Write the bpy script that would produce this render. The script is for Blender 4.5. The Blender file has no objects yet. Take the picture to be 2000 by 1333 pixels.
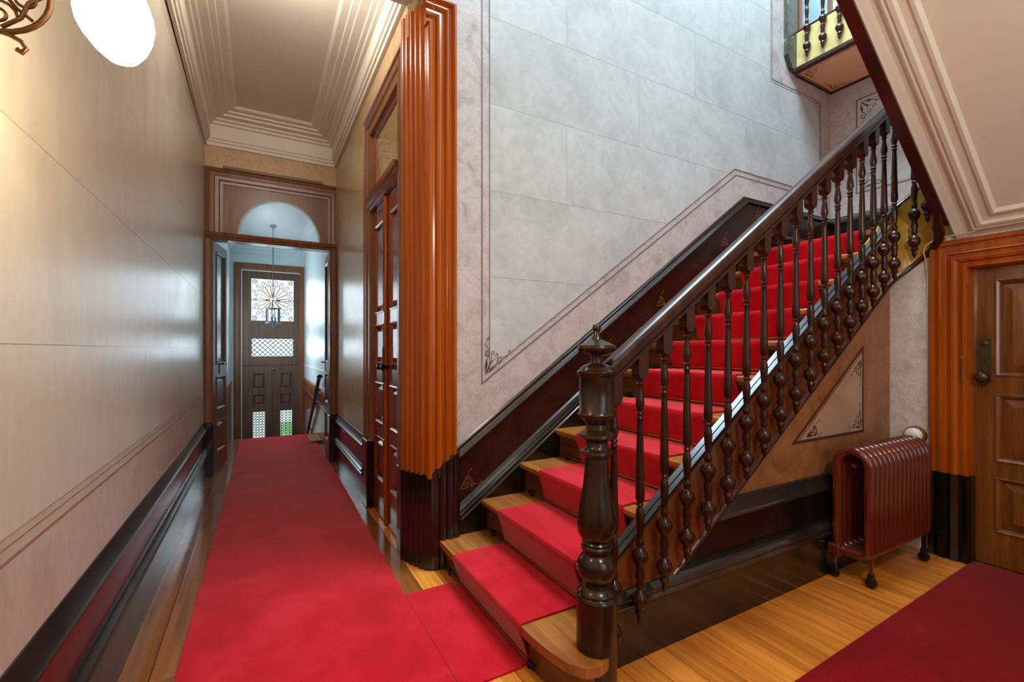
import bpy, bmesh, math, random
from mathutils import Vector as V, Matrix
random.seed(7)
PI = math.pi
scene = bpy.context.scene
COL = scene.collection

# ------------------------------------------------------------------ camera
cam_d = bpy.data.cameras.new('camera'); cam = bpy.data.objects.new('camera', cam_d); COL.objects.link(cam)
cam.location = (0, 0, 1.2)
cam.rotation_euler = (PI/2, 0, -math.atan(495/888.9))
cam_d.sensor_width = 36; cam_d.lens = 16.0; cam_d.shift_y = 17.5/2000
cam_d.clip_start = 0.02
scene.camera = cam

# ------------------------------------------------------------------ world, lights, exposure
w = bpy.data.worlds.new('sky'); scene.world = w; w.use_nodes = True
w.node_tree.nodes['Background'].inputs[0].default_value = (0.80, 0.92, 1.0, 1)
w.node_tree.nodes['Background'].inputs[1].default_value = 3.0

def area(name, loc, rot, sx, sy, power, col):
    d = bpy.data.lights.new(name, 'AREA'); d.shape = 'RECTANGLE'; d.size = sx; d.size_y = sy
    d.energy = power; d.color = col
    o = bpy.data.objects.new(name, d); COL.objects.link(o); o.location = loc; o.rotation_euler = rot
    return o
SKYLIGHT = area('skylight_daylight', (2.4, 1.25, 7.15), (0, 0, 0), 1.9, 2.0, 720, (0.60, 0.83, 1.0))
FRONT = area('front_door_daylight', (0.2, 9.75, 1.75), (-PI/2, 0, 0), 1.3, 2.1, 85, (0.78, 0.91, 1.0))
SIDE = area('vestibule_side_fill', (-.435, 7.7, 1.6), (0, -PI/2, 0), 1.4, 1.1, 24, (0.78, 0.91, 1.0))  # added fill that brightens the vestibule from an unseen side opening
REAR = area('rear_fill', (1.3, -2.42, 1.9), (PI/2, 0, 0), 1.5, 2.0, 3, (1.0, 0.93, 0.84))  # added soft fill from behind the camera
scene.view_settings.view_transform = 'Standard'
scene.view_settings.look = 'None'
scene.view_settings.exposure = 0.0
scene.view_settings.gamma = 1.0
scene.view_settings.use_curve_mapping = False
scene.cycles.use_denoising = True
scene.cycles.max_bounces = 7
scene.cycles.diffuse_bounces = 4
scene.cycles.glossy_bounces = 3
scene.cycles.sample_clamp_indirect = 6.0

# ------------------------------------------------------------------ materials
def lin(c):
    return tuple(((x/255)/12.92 if x/255 <= .04045 else (((x/255)+.055)/1.055)**2.4) for x in c) + (1,)

def mat_base(name):
    m = bpy.data.materials.new(name); m.use_nodes = True
    nt = m.node_tree; return m, nt, nt.nodes['Principled BSDF']

def plain(name, rgb, rough=.5, metal=0, spec=.5, coat=0, emit=None, estr=0):
    m, nt, b = mat_base(name)
    b.inputs['Base Color'].default_value = lin(rgb)
    b.inputs['Roughness'].default_value = rough; b.inputs['Metallic'].default_value = metal
    b.inputs['Specular IOR Level'].default_value = spec
    b.inputs['Coat Weight'].default_value = coat
    if emit:
        b.inputs['Emission Color'].default_value = lin(emit); b.inputs['Emission Strength'].default_value = estr
    n = nt.nodes.new('ShaderNodeTexNoise'); n.inputs['Scale'].default_value = 35
    r = nt.nodes.new('ShaderNodeMapRange'); r.inputs[3].default_value = max(0, rough-.05); r.inputs[4].default_value = min(1, rough+.06)
    nt.links.new(n.outputs[0], r.inputs[0]); nt.links.new(r.outputs[0], b.inputs['Roughness'])
    return m

def ramp_mat(name, cols, scale=(1, 1, 1), nscale=4, detail=6, rough=.4, bump=0, spec=.5, coat=0, distort=0, rnd=0, rrange=.06, sheen=0, fine=None):
    """noise -> colour ramp; scale stretches the object coordinates (grain, streaks)"""
    m, nt, b = mat_base(name); L = nt.links.new
    tc = nt.nodes.new('ShaderNodeTexCoord'); mp = nt.nodes.new('ShaderNodeMapping')
    mp.inputs['Scale'].default_value = scale
    L(tc.outputs['Object'], mp.inputs[0])
    vec = mp.outputs[0]
    if rnd:
        oi = nt.nodes.new('ShaderNodeObjectInfo'); mu = nt.nodes.new('ShaderNodeMath'); mu.operation = 'MULTIPLY'; mu.inputs[1].default_value = 37
        L(oi.outputs['Random'], mu.inputs[0]); ad = nt.nodes.new('ShaderNodeVectorMath'); ad.operation = 'ADD'
        L(vec, ad.inputs[0]); L(mu.outputs[0], ad.inputs[1]); vec = ad.outputs[0]
    n = nt.nodes.new('ShaderNodeTexNoise'); n.inputs['Scale'].default_value = nscale; n.inputs['Detail'].default_value = detail
    n.inputs['Roughness'].default_value = .62; n.inputs['Distortion'].default_value = distort
    L(vec, n.inputs['Vector'])
    r = nt.nodes.new('ShaderNodeValToRGB'); e = r.color_ramp.elements
    while len(e) < len(cols): e.new(.5)
    for k, (p, c) in enumerate(cols): e[k].position = p; e[k].color = lin(c)
    L(n.outputs[0], r.inputs[0])
    out = r.outputs[0]
    if fine:
        n2 = nt.nodes.new('ShaderNodeTexNoise'); n2.inputs['Scale'].default_value = fine[0]; n2.inputs['Detail'].default_value = 4; n2.inputs['Distortion'].default_value = fine[2] if len(fine) > 2 else 0
        L(vec, n2.inputs['Vector'])
        mr = nt.nodes.new('ShaderNodeMapRange'); mr.inputs[1].default_value = .3; mr.inputs[2].default_value = .7; mr.inputs[3].default_value = 1-fine[1]; mr.inputs[4].default_value = 1+fine[1]*.5
        L(n2.outputs[0], mr.inputs[0])
        mx = nt.nodes.new('ShaderNodeVectorMath'); mx.operation = 'SCALE'; L(out, mx.inputs[0]); L(mr.outputs[0], mx.inputs['Scale']); out = mx.outputs[0]
    if rnd:
        mr = nt.nodes.new('ShaderNodeMapRange'); mr.inputs[3].default_value = 1-rnd; mr.inputs[4].default_value = 1+rnd
        L(oi.outputs['Random'], mr.inputs[0]); mx = nt.nodes.new('ShaderNodeVectorMath'); mx.operation = 'SCALE'
        L(out, mx.inputs[0]); L(mr.outputs[0], mx.inputs['Scale']); out = mx.outputs[0]
    L(out, b.inputs['Base Color'])
    mr = nt.nodes.new('ShaderNodeMapRange'); mr.inputs[3].default_value = max(.02, rough-rrange); mr.inputs[4].default_value = rough+rrange
    L(n.outputs[0], mr.inputs[0]); L(mr.outputs[0], b.inputs['Roughness'])
    b.inputs['Specular IOR Level'].default_value = spec; b.inputs['Coat Weight'].default_value = coat; b.inputs['Coat Roughness'].default_value = .12
    if sheen: b.inputs['Sheen Weight'].default_value = sheen; b.inputs['Sheen Roughness'].default_value = .35
    if bump:
        bp = nt.nodes.new('ShaderNodeBump'); bp.inputs['Strength'].default_value = bump; bp.inputs['Distance'].default_value = .01
        L((n2 if fine else n).outputs[0], bp.inputs['Height']); L(bp.outputs[0], b.inputs['Normal'])
    return m

def pane_mat(name, tint, gloss=.12, rough=.02):
    m = bpy.data.materials.new(name); m.use_nodes = True; nt = m.node_tree; nt.nodes.clear(); L = nt.links.new
    t = nt.nodes.new('ShaderNodeBsdfTransparent'); t.inputs[0].default_value = tint + (1,)
    g = nt.nodes.new('ShaderNodeBsdfGlossy'); g.inputs['Roughness'].default_value = rough
    f = nt.nodes.new('ShaderNodeFresnel'); f.inputs[0].default_value = 1.5
    x = nt.nodes.new('ShaderNodeMixShader'); o = nt.nodes.new('ShaderNodeOutputMaterial')
    L(f.outputs[0], x.inputs[0]); L(t.outputs[0], x.inputs[1]); L(g.outputs[0], x.inputs[2]); L(x.outputs[0], o.inputs[0])
    return m

M = {}
M['band'] = ramp_mat('painted_marble_band', [(.25, (156, 143, 137)), (.45, (180, 170, 164)), (.6, (192, 183, 178)), (.78, (174, 153, 144))], nscale=7, detail=9, rough=.45, distort=1.2, fine=(55, .16, 1.5))
M['litband'] = ramp_mat('lit_grey_marble', [(.25, (182, 172, 166)), (.45, (208, 200, 194)), (.6, (218, 211, 206)), (.78, (198, 184, 176))], nscale=8, detail=9, rough=.4, distort=1.4, fine=(55, .16, 1.5))  # lighter copy of the band; the end wall's brightness is in its colour
M['block'] = ramp_mat('painted_stone_block', [(.25, (168, 170, 167)), (.5, (184, 185, 182)), (.75, (193, 194, 191))], nscale=2.6, detail=9, rough=.42, distort=.8, rnd=.03, fine=(9, .11, 1.4))
M['leftband'] = ramp_mat('varnished_marble_band', [(.25, (170, 154, 140)), (.5, (192, 179, 164)), (.75, (184, 164, 148))], scale=(1, 1, .5), nscale=4, detail=9, rough=.36, distort=1.0, fine=(30, .10, 1.2), bump=.02)
M['leftblock'] = ramp_mat('varnished_stone_block', [(.25, (182, 176, 160)), (.5, (200, 195, 180)), (.78, (190, 183, 168))], scale=(1, 1.6, .5), nscale=2.2, detail=7, rough=.30, spec=.65, distort=.5, rnd=.012, fine=(14, .04, .6), bump=.03)
M['hallwall'] = ramp_mat('ochre_marble', [(.25, (176, 142, 104)), (.5, (200, 170, 132)), (.75, (188, 154, 116))], nscale=5, detail=9, rough=.25, distort=1.2, fine=(40, .14, 1.2))
M['under'] = ramp_mat('brown_marble', [(.25, (112, 66, 32)), (.5, (148, 96, 56)), (.75, (166, 116, 74))], nscale=4, detail=9, rough=.35, distort=1.4, fine=(42, .18, 1.5))
M['underpanel'] = ramp_mat('taupe_panel_paint', [(.3, (160, 128, 102)), (.7, (182, 152, 126))], nscale=3, detail=8, rough=.4, distort=.8)
M['cream'] = ramp_mat('cream_plaster', [(.3, (218, 209, 194)), (.7, (226, 218, 205))], nscale=2, detail=5, rough=.6)
M['paleblue'] = ramp_mat('pale_vestibule_paint', [(.3, (186, 200, 203)), (.7, (202, 214, 216))], nscale=2, detail=6, rough=.35)
M['dado'] = ramp_mat('dark_marbled_dado', [(.30, (14, 12, 10)), (.58, (24, 18, 13)), (.70, (36, 25, 16)), (.80, (78, 50, 20)), (.90, (26, 18, 12))], nscale=5, detail=9, rough=.2, distort=1.6, spec=.6)
M['dadored'] = ramp_mat('oxblood_marbled_panel', [(.3, (38, 14, 10)), (.58, (62, 24, 14)), (.74, (84, 42, 18)), (.84, (120, 72, 30)), (.95, (50, 20, 12))], nscale=4, detail=9, rough=.2, distort=1.6, spec=.6)
M['dadobrown'] = ramp_mat('brown_marbled_stair_panel', [(.3, (32, 16, 10)), (.58, (48, 24, 14)), (.76, (64, 34, 18)), (.9, (40, 20, 12))], nscale=4, detail=9, rough=.25, distort=1.6, spec=.35)
M['stencil'] = plain('ochre_stencil', (122, 80, 32), .3)
M['cap'] = ramp_mat('slate_black_moulding', [(.3, (26, 22, 20)), (.7, (44, 38, 34))], nscale=6, rough=.22, spec=.7)
M['amber'] = ramp_mat('amber_varnished_wood', [(.2, (118, 48, 3)), (.45, (152, 68, 5)), (.62, (166, 82, 9)), (.85, (128, 54, 4))], scale=(14, 14, .6), nscale=1.6, detail=6, rough=.22, coat=.06, spec=.38, rnd=.04)
M['brownwood'] = ramp_mat('brown_partition_wood', [(.25, (92, 56, 34)), (.5, (122, 78, 50)), (.75, (136, 90, 58))], scale=(16, 16, .9), nscale=1.5, detail=7, rough=.3, spec=.5)
M['mahog'] = ramp_mat('mahogany_door_wood', [(.25, (88, 36, 14)), (.5, (120, 54, 20)), (.75, (138, 68, 28))], scale=(18, 18, .9), nscale=1.5, detail=7, rough=.28, coat=.3, spec=.6)
M['mahogbar'] = ramp_mat('mahogany_rail_wood', [(.25, (88, 36, 14)), (.5, (120, 54, 20)), (.75, (138, 68, 28))], scale=(16, .9, 16), nscale=1.5, detail=6, rough=.2, coat=.4, spec=.6)
M['frontdoor'] = ramp_mat('grey_brown_door_wood', [(.25, (70, 52, 42)), (.5, (96, 72, 56)), (.75, (108, 84, 66))], scale=(14, 14, .9), nscale=1.5, detail=7, rough=.35)
M['cupdoor'] = ramp_mat('golden_oak_door_wood', [(.2, (84, 44, 14)), (.5, (118, 68, 24)), (.8, (146, 90, 38))], scale=(14, 14, 1.2), nscale=1.7, detail=8, rough=.2, coat=.5, spec=.6, fine=(9, .2, .5))
M['darkwood'] = ramp_mat('dark_turned_wood', [(.3, (34, 15, 8)), (.55, (54, 25, 13)), (.8, (76, 36, 18))], scale=(6, 6, 1.2), nscale=3, detail=7, rough=.24, coat=0, spec=.32)
M['newel'] = ramp_mat('newel_bronze_brown_wood', [(.3, (28, 16, 8)), (.55, (46, 28, 13)), (.8, (66, 41, 19))], scale=(3, 3, .8), nscale=3, detail=7, rough=.24, coat=.05, spec=.4)
M['string'] = ramp_mat('burnt_orange_string_paint', [(.3, (78, 38, 14)), (.5, (108, 56, 22)), (.75, (126, 70, 28))], scale=(2, 2, 1), nscale=4, detail=8, rough=.2, distort=.8, spec=.6)
M['ochre'] = ramp_mat('ochre_marbled_fascia', [(.25, (150, 104, 30)), (.5, (176, 128, 44)), (.75, (192, 148, 64))], nscale=5, detail=8, rough=.25, distort=1.2, spec=.6)  # fascia paint; on the straight string it stands in for skylight
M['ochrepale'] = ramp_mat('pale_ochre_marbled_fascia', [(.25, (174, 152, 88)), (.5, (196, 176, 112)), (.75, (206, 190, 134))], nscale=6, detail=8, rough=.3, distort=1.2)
M['soffitorange'] = ramp_mat('salmon_soffit_paint', [(.3, (232, 184, 146)), (.7, (240, 200, 164))], nscale=3, rough=.5)
M['rail2'] = ramp_mat('oxblood_string_edge', [(.3, (40, 12, 8)), (.7, (64, 22, 14))], nscale=5, rough=.25, spec=.6)
M['green'] = ramp_mat('dark_green_marble', [(.3, (44, 50, 42)), (.62, (74, 82, 70)), (.72, (150, 150, 120)), (.8, (62, 70, 58))], nscale=9, detail=9, rough=.25, distort=2.0)
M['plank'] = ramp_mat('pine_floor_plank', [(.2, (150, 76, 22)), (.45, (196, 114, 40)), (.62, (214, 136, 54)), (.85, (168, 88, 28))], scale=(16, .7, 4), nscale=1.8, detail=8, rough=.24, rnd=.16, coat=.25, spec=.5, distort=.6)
M['tread'] = ramp_mat('pine_tread', [(.2, (108, 58, 22)), (.48, (148, 86, 36)), (.65, (170, 106, 48)), (.85, (124, 68, 27))], scale=(14, .8, 4), nscale=1.8, detail=8, rough=.3, rnd=.08, distort=.7)
M['riser'] = ramp_mat('dark_stained_riser', [(.3, (70, 38, 18)), (.7, (112, 64, 30))], scale=(3, 1, 12), nscale=2, rough=.3)
M['carpet'] = ramp_mat('red_wool_carpet', [(.25, (166, 10, 22)), (.5, (186, 18, 32)), (.75, (202, 36, 48))], nscale=3.5, detail=7, rough=.95, spec=.05, sheen=.3, distort=.5, fine=(320, .22), bump=.35)
M['carpetshade'] = ramp_mat('shaded_red_wool_carpet', [(.25, (108, 3, 8)), (.5, (122, 5, 11)), (.75, (136, 12, 18))], nscale=3.5, detail=7, rough=.95, spec=.04, sheen=.12, distort=.5, fine=(320, .22), bump=.35)  # darker copy of the carpet; shade under the upper flight painted in
M['brass'] = plain('aged_brass', (176, 132, 66), .3, 1)
M['blackmetal'] = plain('black_iron', (24, 22, 22), .3, .6)
M['iron'] = plain('grey_wrought_iron', (70, 84, 96), .45, .3)
M['bronze'] = plain('dark_bronze', (84, 74, 46), .35, .8)
M['lampbronze'] = plain('gilded_bronze', (98, 64, 28), .4, .7)
M['terra'] = plain('terracotta_enamel', (94, 33, 18), .2, 0, .6, .4)
M['black'] = plain('black_rubber', (16, 16, 17), .3)
M['white'] = plain('white_porcelain', (226, 228, 226), .15)
M['cable'] = plain('cream_cable', (200, 186, 164), .5)
M['line'] = plain('umber_painted_line', (104, 82, 76), .5)
M['lineleft'] = plain('ochre_painted_line', (150, 118, 92), .35)
M['lineblue'] = plain('greyblue_painted_line', (112, 106, 112), .5)
M['linedark'] = plain('dark_painted_line', (66, 40, 26), .5)
M['mat'] = ramp_mat('coir', [(.3, (120, 88, 50)), (.7, (150, 114, 68))], nscale=60, rough=.9)
M['bluepane'] = plain('pale_blue_glass', (150, 196, 208), .15)
M['hedge'] = ramp_mat('hedge_green', [(.3, (70, 110, 50)), (.7, (120, 160, 80))], nscale=8, rough=.8)
M['paving'] = ramp_mat('pale_paving', [(.3, (180, 180, 170)), (.7, (200, 200, 190))], nscale=5, rough=.7)
def opal_mat():
    m = bpy.data.materials.new('opal_glass'); m.use_nodes = True; nt = m.node_tree; nt.nodes.clear(); L = nt.links.new
    n = nt.nodes.new('ShaderNodeTexNoise'); n.inputs['Scale'].default_value = 3
    r = nt.nodes.new('ShaderNodeValToRGB'); r.color_ramp.elements[0].color = (.62, .74, .80, 1); r.color_ramp.elements[1].color = (.74, .84, .88, 1); L(n.outputs[0], r.inputs[0])
    t = nt.nodes.new('ShaderNodeBsdfTranslucent'); d = nt.nodes.new('ShaderNodeBsdfPrincipled'); d.inputs['Roughness'].default_value = .15
    L(r.outputs[0], t.inputs[0]); L(r.outputs[0], d.inputs['Base Color'])
    x = nt.nodes.new('ShaderNodeMixShader'); x.inputs[0].default_value = .3; o = nt.nodes.new('ShaderNodeOutputMaterial')
    tr = nt.nodes.new('ShaderNodeBsdfTransparent'); x2 = nt.nodes.new('ShaderNodeMixShader'); x2.inputs[0].default_value = .65
    L(t.outputs[0], x.inputs[1]); L(d.outputs[0], x.inputs[2]); L(x.outputs[0], x2.inputs[1]); L(tr.outputs[0], x2.inputs[2]); L(x2.outputs[0], o.inputs[0]); return m
M['opal'] = opal_mat()
M['plankdim'] = ramp_mat('dim_hall_plank', [(.2, (96, 50, 20)), (.45, (128, 72, 30)), (.62, (146, 86, 38)), (.85, (110, 58, 24))], scale=(16, .7, 4), nscale=1.8, detail=8, rough=.17, rnd=.14, coat=.3, spec=.5, distort=.6)  # darker copy of the planks; the hall's dimness is in the colour
M['glass'] = pane_mat('clear_glass', (.93, .97, .98))
M['greyglass'] = ramp_mat('frosted_glass', [(.3, (150, 164, 164)), (.7, (170, 182, 180))], nscale=3, rough=.12, spec=.8)
M['transomglass'] = ramp_mat('painted_reflection_glass', [(.3, (138, 112, 66)), (.7, (160, 132, 84))], scale=(1, 1, 6), nscale=3, rough=.08, spec=.9)  # beige colour paints in the reflection of the hall ceiling
M['marblefloor'] = ramp_mat('grey_threshold_stone', [(.3, (120, 122, 124)), (.7, (160, 162, 164))], nscale=4, rough=.2)

def shade_mat():
    m, nt, b = mat_base('glowing_opal_glass')
    b.inputs['Base Color'].default_value = (.95, .93, .88, 1); b.inputs['Roughness'].default_value = .2
    b.inputs['Emission Color'].default_value = (1.0, .93, .82, 1); b.inputs['Emission Strength'].default_value = 6
    n = nt.nodes.new('ShaderNodeTexNoise'); n.inputs['Scale'].default_value = 20
    r = nt.nodes.new('ShaderNodeMapRange'); r.inputs[3].default_value = .15; r.inputs[4].default_value = .25
    nt.links.new(n.outputs[0], r.inputs[0]); nt.links.new(r.outputs[0], b.inputs['Roughness'])
    return m
M['shade'] = shade_mat()

# ------------------------------------------------------------------ mesh building
class MB:
    def __init__(s): s.v = []; s.f = []
    def add(s, vs, fs):
        o = len(s.v); s.v += [tuple(x) for x in vs]; s.f += [tuple(i+o for i in q) for q in fs]; return s
    def box(s, x0, x1, y0, y1, z0, z1, b=0):
        return s.bbox((0, 0, 0), (1, 0, 0), (0, 1, 0), (0, 0, 1), x0, x1, y0, y1, z0, z1, b)
    def bbox(s, O, U, W, N, u0, u1, w0, w1, n0, n1, b=0):
        O, U, W, N = V(O), V(U), V(W), V(N)
        u0, u1 = min(u0, u1), max(u0, u1); w0, w1 = min(w0, w1), max(w0, w1); n0, n1 = min(n0, n1), max(n0, n1)
        P = lambda a, c, d: O+U*a+W*c+N*d
        if b <= 0:
            vs = [P(a, c, d) for d in (n0, n1) for c in (w0, w1) for a in (u0, u1)]
            return s.add(vs, [(0, 2, 3, 1), (4, 5, 7, 6), (0, 1, 5, 4), (2, 6, 7, 3), (0, 4, 6, 2), (1, 3, 7, 5)])
        b = min(b, (u1-u0)*.45, (w1-w0)*.45, (n1-n0)*.45)
        bm = bmesh.new()
        vs = [bm.verts.new(P(a, c, d)) for d in (n0, n1) for c in (w0, w1) for a in (u0, u1)]
        for q in [(0, 2, 3, 1), (4, 5, 7, 6), (0, 1, 5, 4), (2, 6, 7, 3), (0, 4, 6, 2), (1, 3, 7, 5)]: bm.faces.new([vs[i] for i in q])
        bmesh.ops.bevel(bm, geom=bm.edges[:], offset=b, segments=1, affect='EDGES')
        bm.verts.index_update()
        s.add([v.co for v in bm.verts], [[v.index for v in f.verts] for f in bm.faces]); bm.free(); return s
    def frustum(s, O, U, W, N, r, n0, n1, ins):
        O, U, W, N = V(O), V(U), V(W), V(N); u0, u1, w0, w1 = r
        P = lambda a, c, d: O+U*a+W*c+N*d
        vs = [P(u0, w0, n0), P(u1, w0, n0), P(u1, w1, n0), P(u0, w1, n0), P(u0+ins, w0+ins, n1), P(u1-ins, w0+ins, n1), P(u1-ins, w1-ins, n1), P(u0+ins, w1-ins, n1)]
        return s.add(vs, [(4, 5, 6, 7), (0, 1, 5, 4), (1, 2, 6, 5), (2, 3, 7, 6), (3, 0, 4, 7), (3, 2, 1, 0)])
    def lathe(s, c, prof, seg=20, lobes=None, axis=None, nl=6):
        """prof: (r, z) pairs; lobes: {index: amplitude}"""
        cx, cy, cz = c; n = len(prof); vs = []
        A = Matrix.Identity(3) if axis is None else V((0, 0, 1)).rotation_difference(V(axis)).to_matrix()
        for k, (r, z) in enumerate(prof):
            am = (lobes or {}).get(k, 0)
            for i in range(seg):
                a = 2*PI*i/seg; rr = max(r, .0004)*(1+am*math.cos(nl*a))
                vs.append(V(c)+A@V((rr*math.cos(a), rr*math.sin(a), z)))
        fs = [(k*seg+i, k*seg+(i+1) % seg, (k+1)*seg+(i+1) % seg, (k+1)*seg+i) for k in range(n-1) for i in range(seg)]
        fs += [tuple(range(seg-1, -1, -1)), tuple(range((n-1)*seg, n*seg))]
        return s.add(vs, fs)
    def tube(s, pts, r, seg=8, closed=False):
        pts = [V(p) for p in pts]; n = len(pts); vs = []; up = None
        rs = r if isinstance(r, (list, tuple)) else [r]*n
        for k in range(n):
            a = pts[(k-1) % n] if (closed or k > 0) else pts[k]; b = pts[(k+1) % n] if (closed or k < n-1) else pts[k]
            t = (b-a).normalized()
            if up is None: up = t.orthogonal().normalized()
            up = (up-t*up.dot(t)); up = up.normalized() if up.length > 1e-6 else t.orthogonal().normalized()
            sd = t.cross(up)
            for i in range(seg):
                q = 2*PI*i/seg; vs.append(pts[k]+(up*math.cos(q)+sd*math.sin(q))*rs[k])
        m = n if closed else n-1
        fs = [(k*seg+i, k*seg+(i+1) % seg, ((k+1) % n)*seg+(i+1) % seg, ((k+1) % n)*seg+i) for k in range(m) for i in range(seg)]
        if not closed: fs += [tuple(range(seg-1, -1, -1)), tuple(range((n-1)*seg, n*seg))]
        return s.add(vs, fs)
    def sweep(s, path, prof, N, closed=False):
        """mitred sweep in a plane with normal N; prof: (u to the left of travel, v along N)"""
        path = [V(p) for p in path]; N = V(N).normalized(); n = len(path); m = len(prof); vs = []
        for k in range(n):
            t1 = (path[k]-path[k-1]).normalized() if (k > 0 or closed) else None
            t2 = (path[(k+1) % n]-path[k]).normalized() if (k < n-1 or closed) else None
            t1 = t1 or t2; t2 = t2 or t1
            s1, s2 = N.cross(t1), N.cross(t2); d = 1+s1.dot(s2); mit = (s1+s2)/max(d, .1)
            for (u, v) in prof: vs.append(path[k]+mit*u+N*v)
        fs = []
        for k in range(n if closed else n-1):
            a, b = k*m, ((k+1) % n)*m
            for i in range(m-1): fs.append((a+i, b+i, b+i+1, a+i+1))
            fs.append((a+m-1, b+m-1, b, a))
        if not closed: fs += [tuple(range(m-1, -1, -1)), tuple(range((n-1)*m, n*m))]
        return s.add(vs, fs)
    def prism(s, poly, f0, f1):
        """poly of 2D points; f0/f1 map them to the two end faces"""
        n = len(poly); vs = [f0(*p) for p in poly]+[f1(*p) for p in poly]
        fs = [tuple(range(n-1, -1, -1)), tuple(range(n, 2*n))]+[(i, (i+1) % n, n+(i+1) % n, n+i) for i in range(n)]
        return s.add(vs, fs)

BASE = {}
def build(name, mb, mat, parent=None, smooth=None):
    b = V(BASE.get(parent.name, (0, 0, 0))) if parent else V((0, 0, 0))
    me = bpy.data.meshes.new(name)
    me.from_pydata([tuple(V(p)-b) for p in mb.v], [], mb.f); 
    bm = bmesh.new(); bm.from_mesh(me); bmesh.ops.recalc_face_normals(bm, faces=bm.faces[:]); bm.to_mesh(me); bm.free()
    if smooth:
        me.shade_smooth(); me.set_sharp_from_angle(angle=math.radians(smooth))
    me.materials.append(M[mat] if isinstance(mat, str) else mat)
    o = bpy.data.objects.new(name, me); COL.objects.link(o)
    if parent: o.parent = parent; BASE[o.name] = tuple(b)
    return o
def tag(o, label=None, cat=None, group=None, kind=None):
    if label: o['label'] = label
    if cat: o['category'] = cat
    if group: o['group'] = group
    if kind: o['kind'] = kind
    return o
def thing(name, base, label, cat=None, group=None, kind=None):
    o = bpy.data.objects.new(name, None); COL.objects.link(o); o.location = base; o.empty_display_size = .1
    BASE[o.name] = tuple(base); return tag(o, label, cat, group, kind)
def dup(o, parent=None, off=None):
    c = o.copy(); COL.objects.link(c)
    if parent: c.parent = parent
    if off is not None: c.location = V(o.location)+V(off)
    for ch in list(o.children): dup(ch, c)
    return c
def clip(poly, rect):
    x0, x1, y0, y1 = rect
    for ax, val, sg in ((0, x0, 1), (0, x1, -1), (1, y0, 1), (1, y1, -1)):
        out = []
        for i, p in enumerate(poly):
            q = poly[(i+1) % len(poly)]; a = (p[ax]-val)*sg; b = (q[ax]-val)*sg
            if a >= 0: out.append(p)
            if (a < 0) != (b < 0):
                t = a/(a-b); out.append((p[0]+(q[0]-p[0])*t, p[1]+(q[1]-p[1])*t))
        poly = out
        if not poly: return []
    res = []
    for p in poly:
        if not res or (abs(p[0]-res[-1][0])+abs(p[1]-res[-1][1])) > 1e-5: res.append(p)
    if len(res) > 2 and abs(res[0][0]-res[-1][0])+abs(res[0][1]-res[-1][1]) < 1e-5: res.pop()
    return res

def spiral(c, r, a0, turns, n=14, shrink=.75):
    return [(c[0]+r*(1-shrink*i/n)*math.cos(a0+turns*2*PI*i/n), c[1]+r*(1-shrink*i/n)*math.sin(a0+turns*2*PI*i/n)) for i in range(n+1)]
def ornament(mb, f, c, du, dv, s=1.0):
    """flat painted corner scroll; f maps plane coords to 3D ribbons; du, dv point along the two border lines"""
    du, dv = V(du).normalized(), V(dv).normalized()
    def T(p): q = V((c[0], c[1]))+du*p[0]*s+dv*p[1]*s; return (q.x, q.y)
    def ribbon(pts, w):
        pts = [V(T(p)) for p in pts]
        vs = []; fs = []
        for k, p in enumerate(pts):
            t = (pts[min(k+1, len(pts)-1)]-pts[max(k-1, 0)]); t = t.normalized() if t.length else V((1, 0)); nn = V((-t.y, t.x))
            ww = w*s*(1 if 0 < k < len(pts)-1 else .5)
            vs += [f(*(p+nn*ww)), f(*(p-nn*ww))]
        fs = [(2*k, 2*k+1, 2*k+3, 2*k+2) for k in range(len(pts)-1)]
        mb.add(vs, fs)
    for sw in (0, 1):
        g = (lambda L: [(b, a) for a, b in L]) if sw else (lambda L: L)
        ribbon(g([(.02, .012), (.05, .012), (.075, .02)]), .0045)
        ribbon(g(spiral((.095, .02), .018, PI, -1.1)), .003)
        ribbon(g([(.11, .03), (.125, .02), (.14, .012), (.155, .018)]), .0018)
        ribbon(g(spiral((.155, .026), .008, -PI/2, 1.0)), .0018)
        ribbon(g([(.035, .03), (.05, .045), (.07, .045)]), .0025)
        ribbon(g(spiral((.075, .055), .012, -PI/2, .9)), .002)
        ribbon(g([(.012, .035), (.02, .05), (.016, .065)]), .004)
    for a in (0, 1, 2): ribbon([(.012+.008*a, .012+.008*a), (.03+.008*a, .03+.008*a)], .006-.0015*a)

YB = 2.40          # face of the stairwell wall
XR = .735          # right face of the hall
XD = 3.5           # wall with the low door
TOP = 7.1
def xl(y): return -.478+.005*y      # left wall face
RISE, GO, X1, Z1 = .182, .2565, .865, .157
SL = RISE/GO
LAND = Z1+10*RISE

# ------------------------------------------------------------------ floor
floor = tag(build('floor', MB().box(-.6, 5.0, -2.6, 7.08, -.12, -.022), 'riser'), 'dark boards under the pine floor', kind='structure')
pm = []
def plank_xs():
    x = -.586; out = []
    while x < 3.6: out.append(x); x += .1185
    return out
for i, x in enumerate(plank_xs()):
    segs = [(-2.6, 1.35+.9*((i*37) % 5)/5), (1.35+.9*((i*37) % 5)/5, 4.3+.8*((i*53) % 7)/7), (4.3+.8*((i*53) % 7)/7, 7.08)]
    if x > .76: segs = [(-2.6, 2.4)] if i % 2 else [(-2.6, -.3), (-.3, 2.4)]
    for a, b in segs:
        build('plank', MB().box(x+.0012, x+.1173, a+.001, b-.001, -.022, 0, .0015), 'plank' if x > .60 else 'plankdim', floor)
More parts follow.
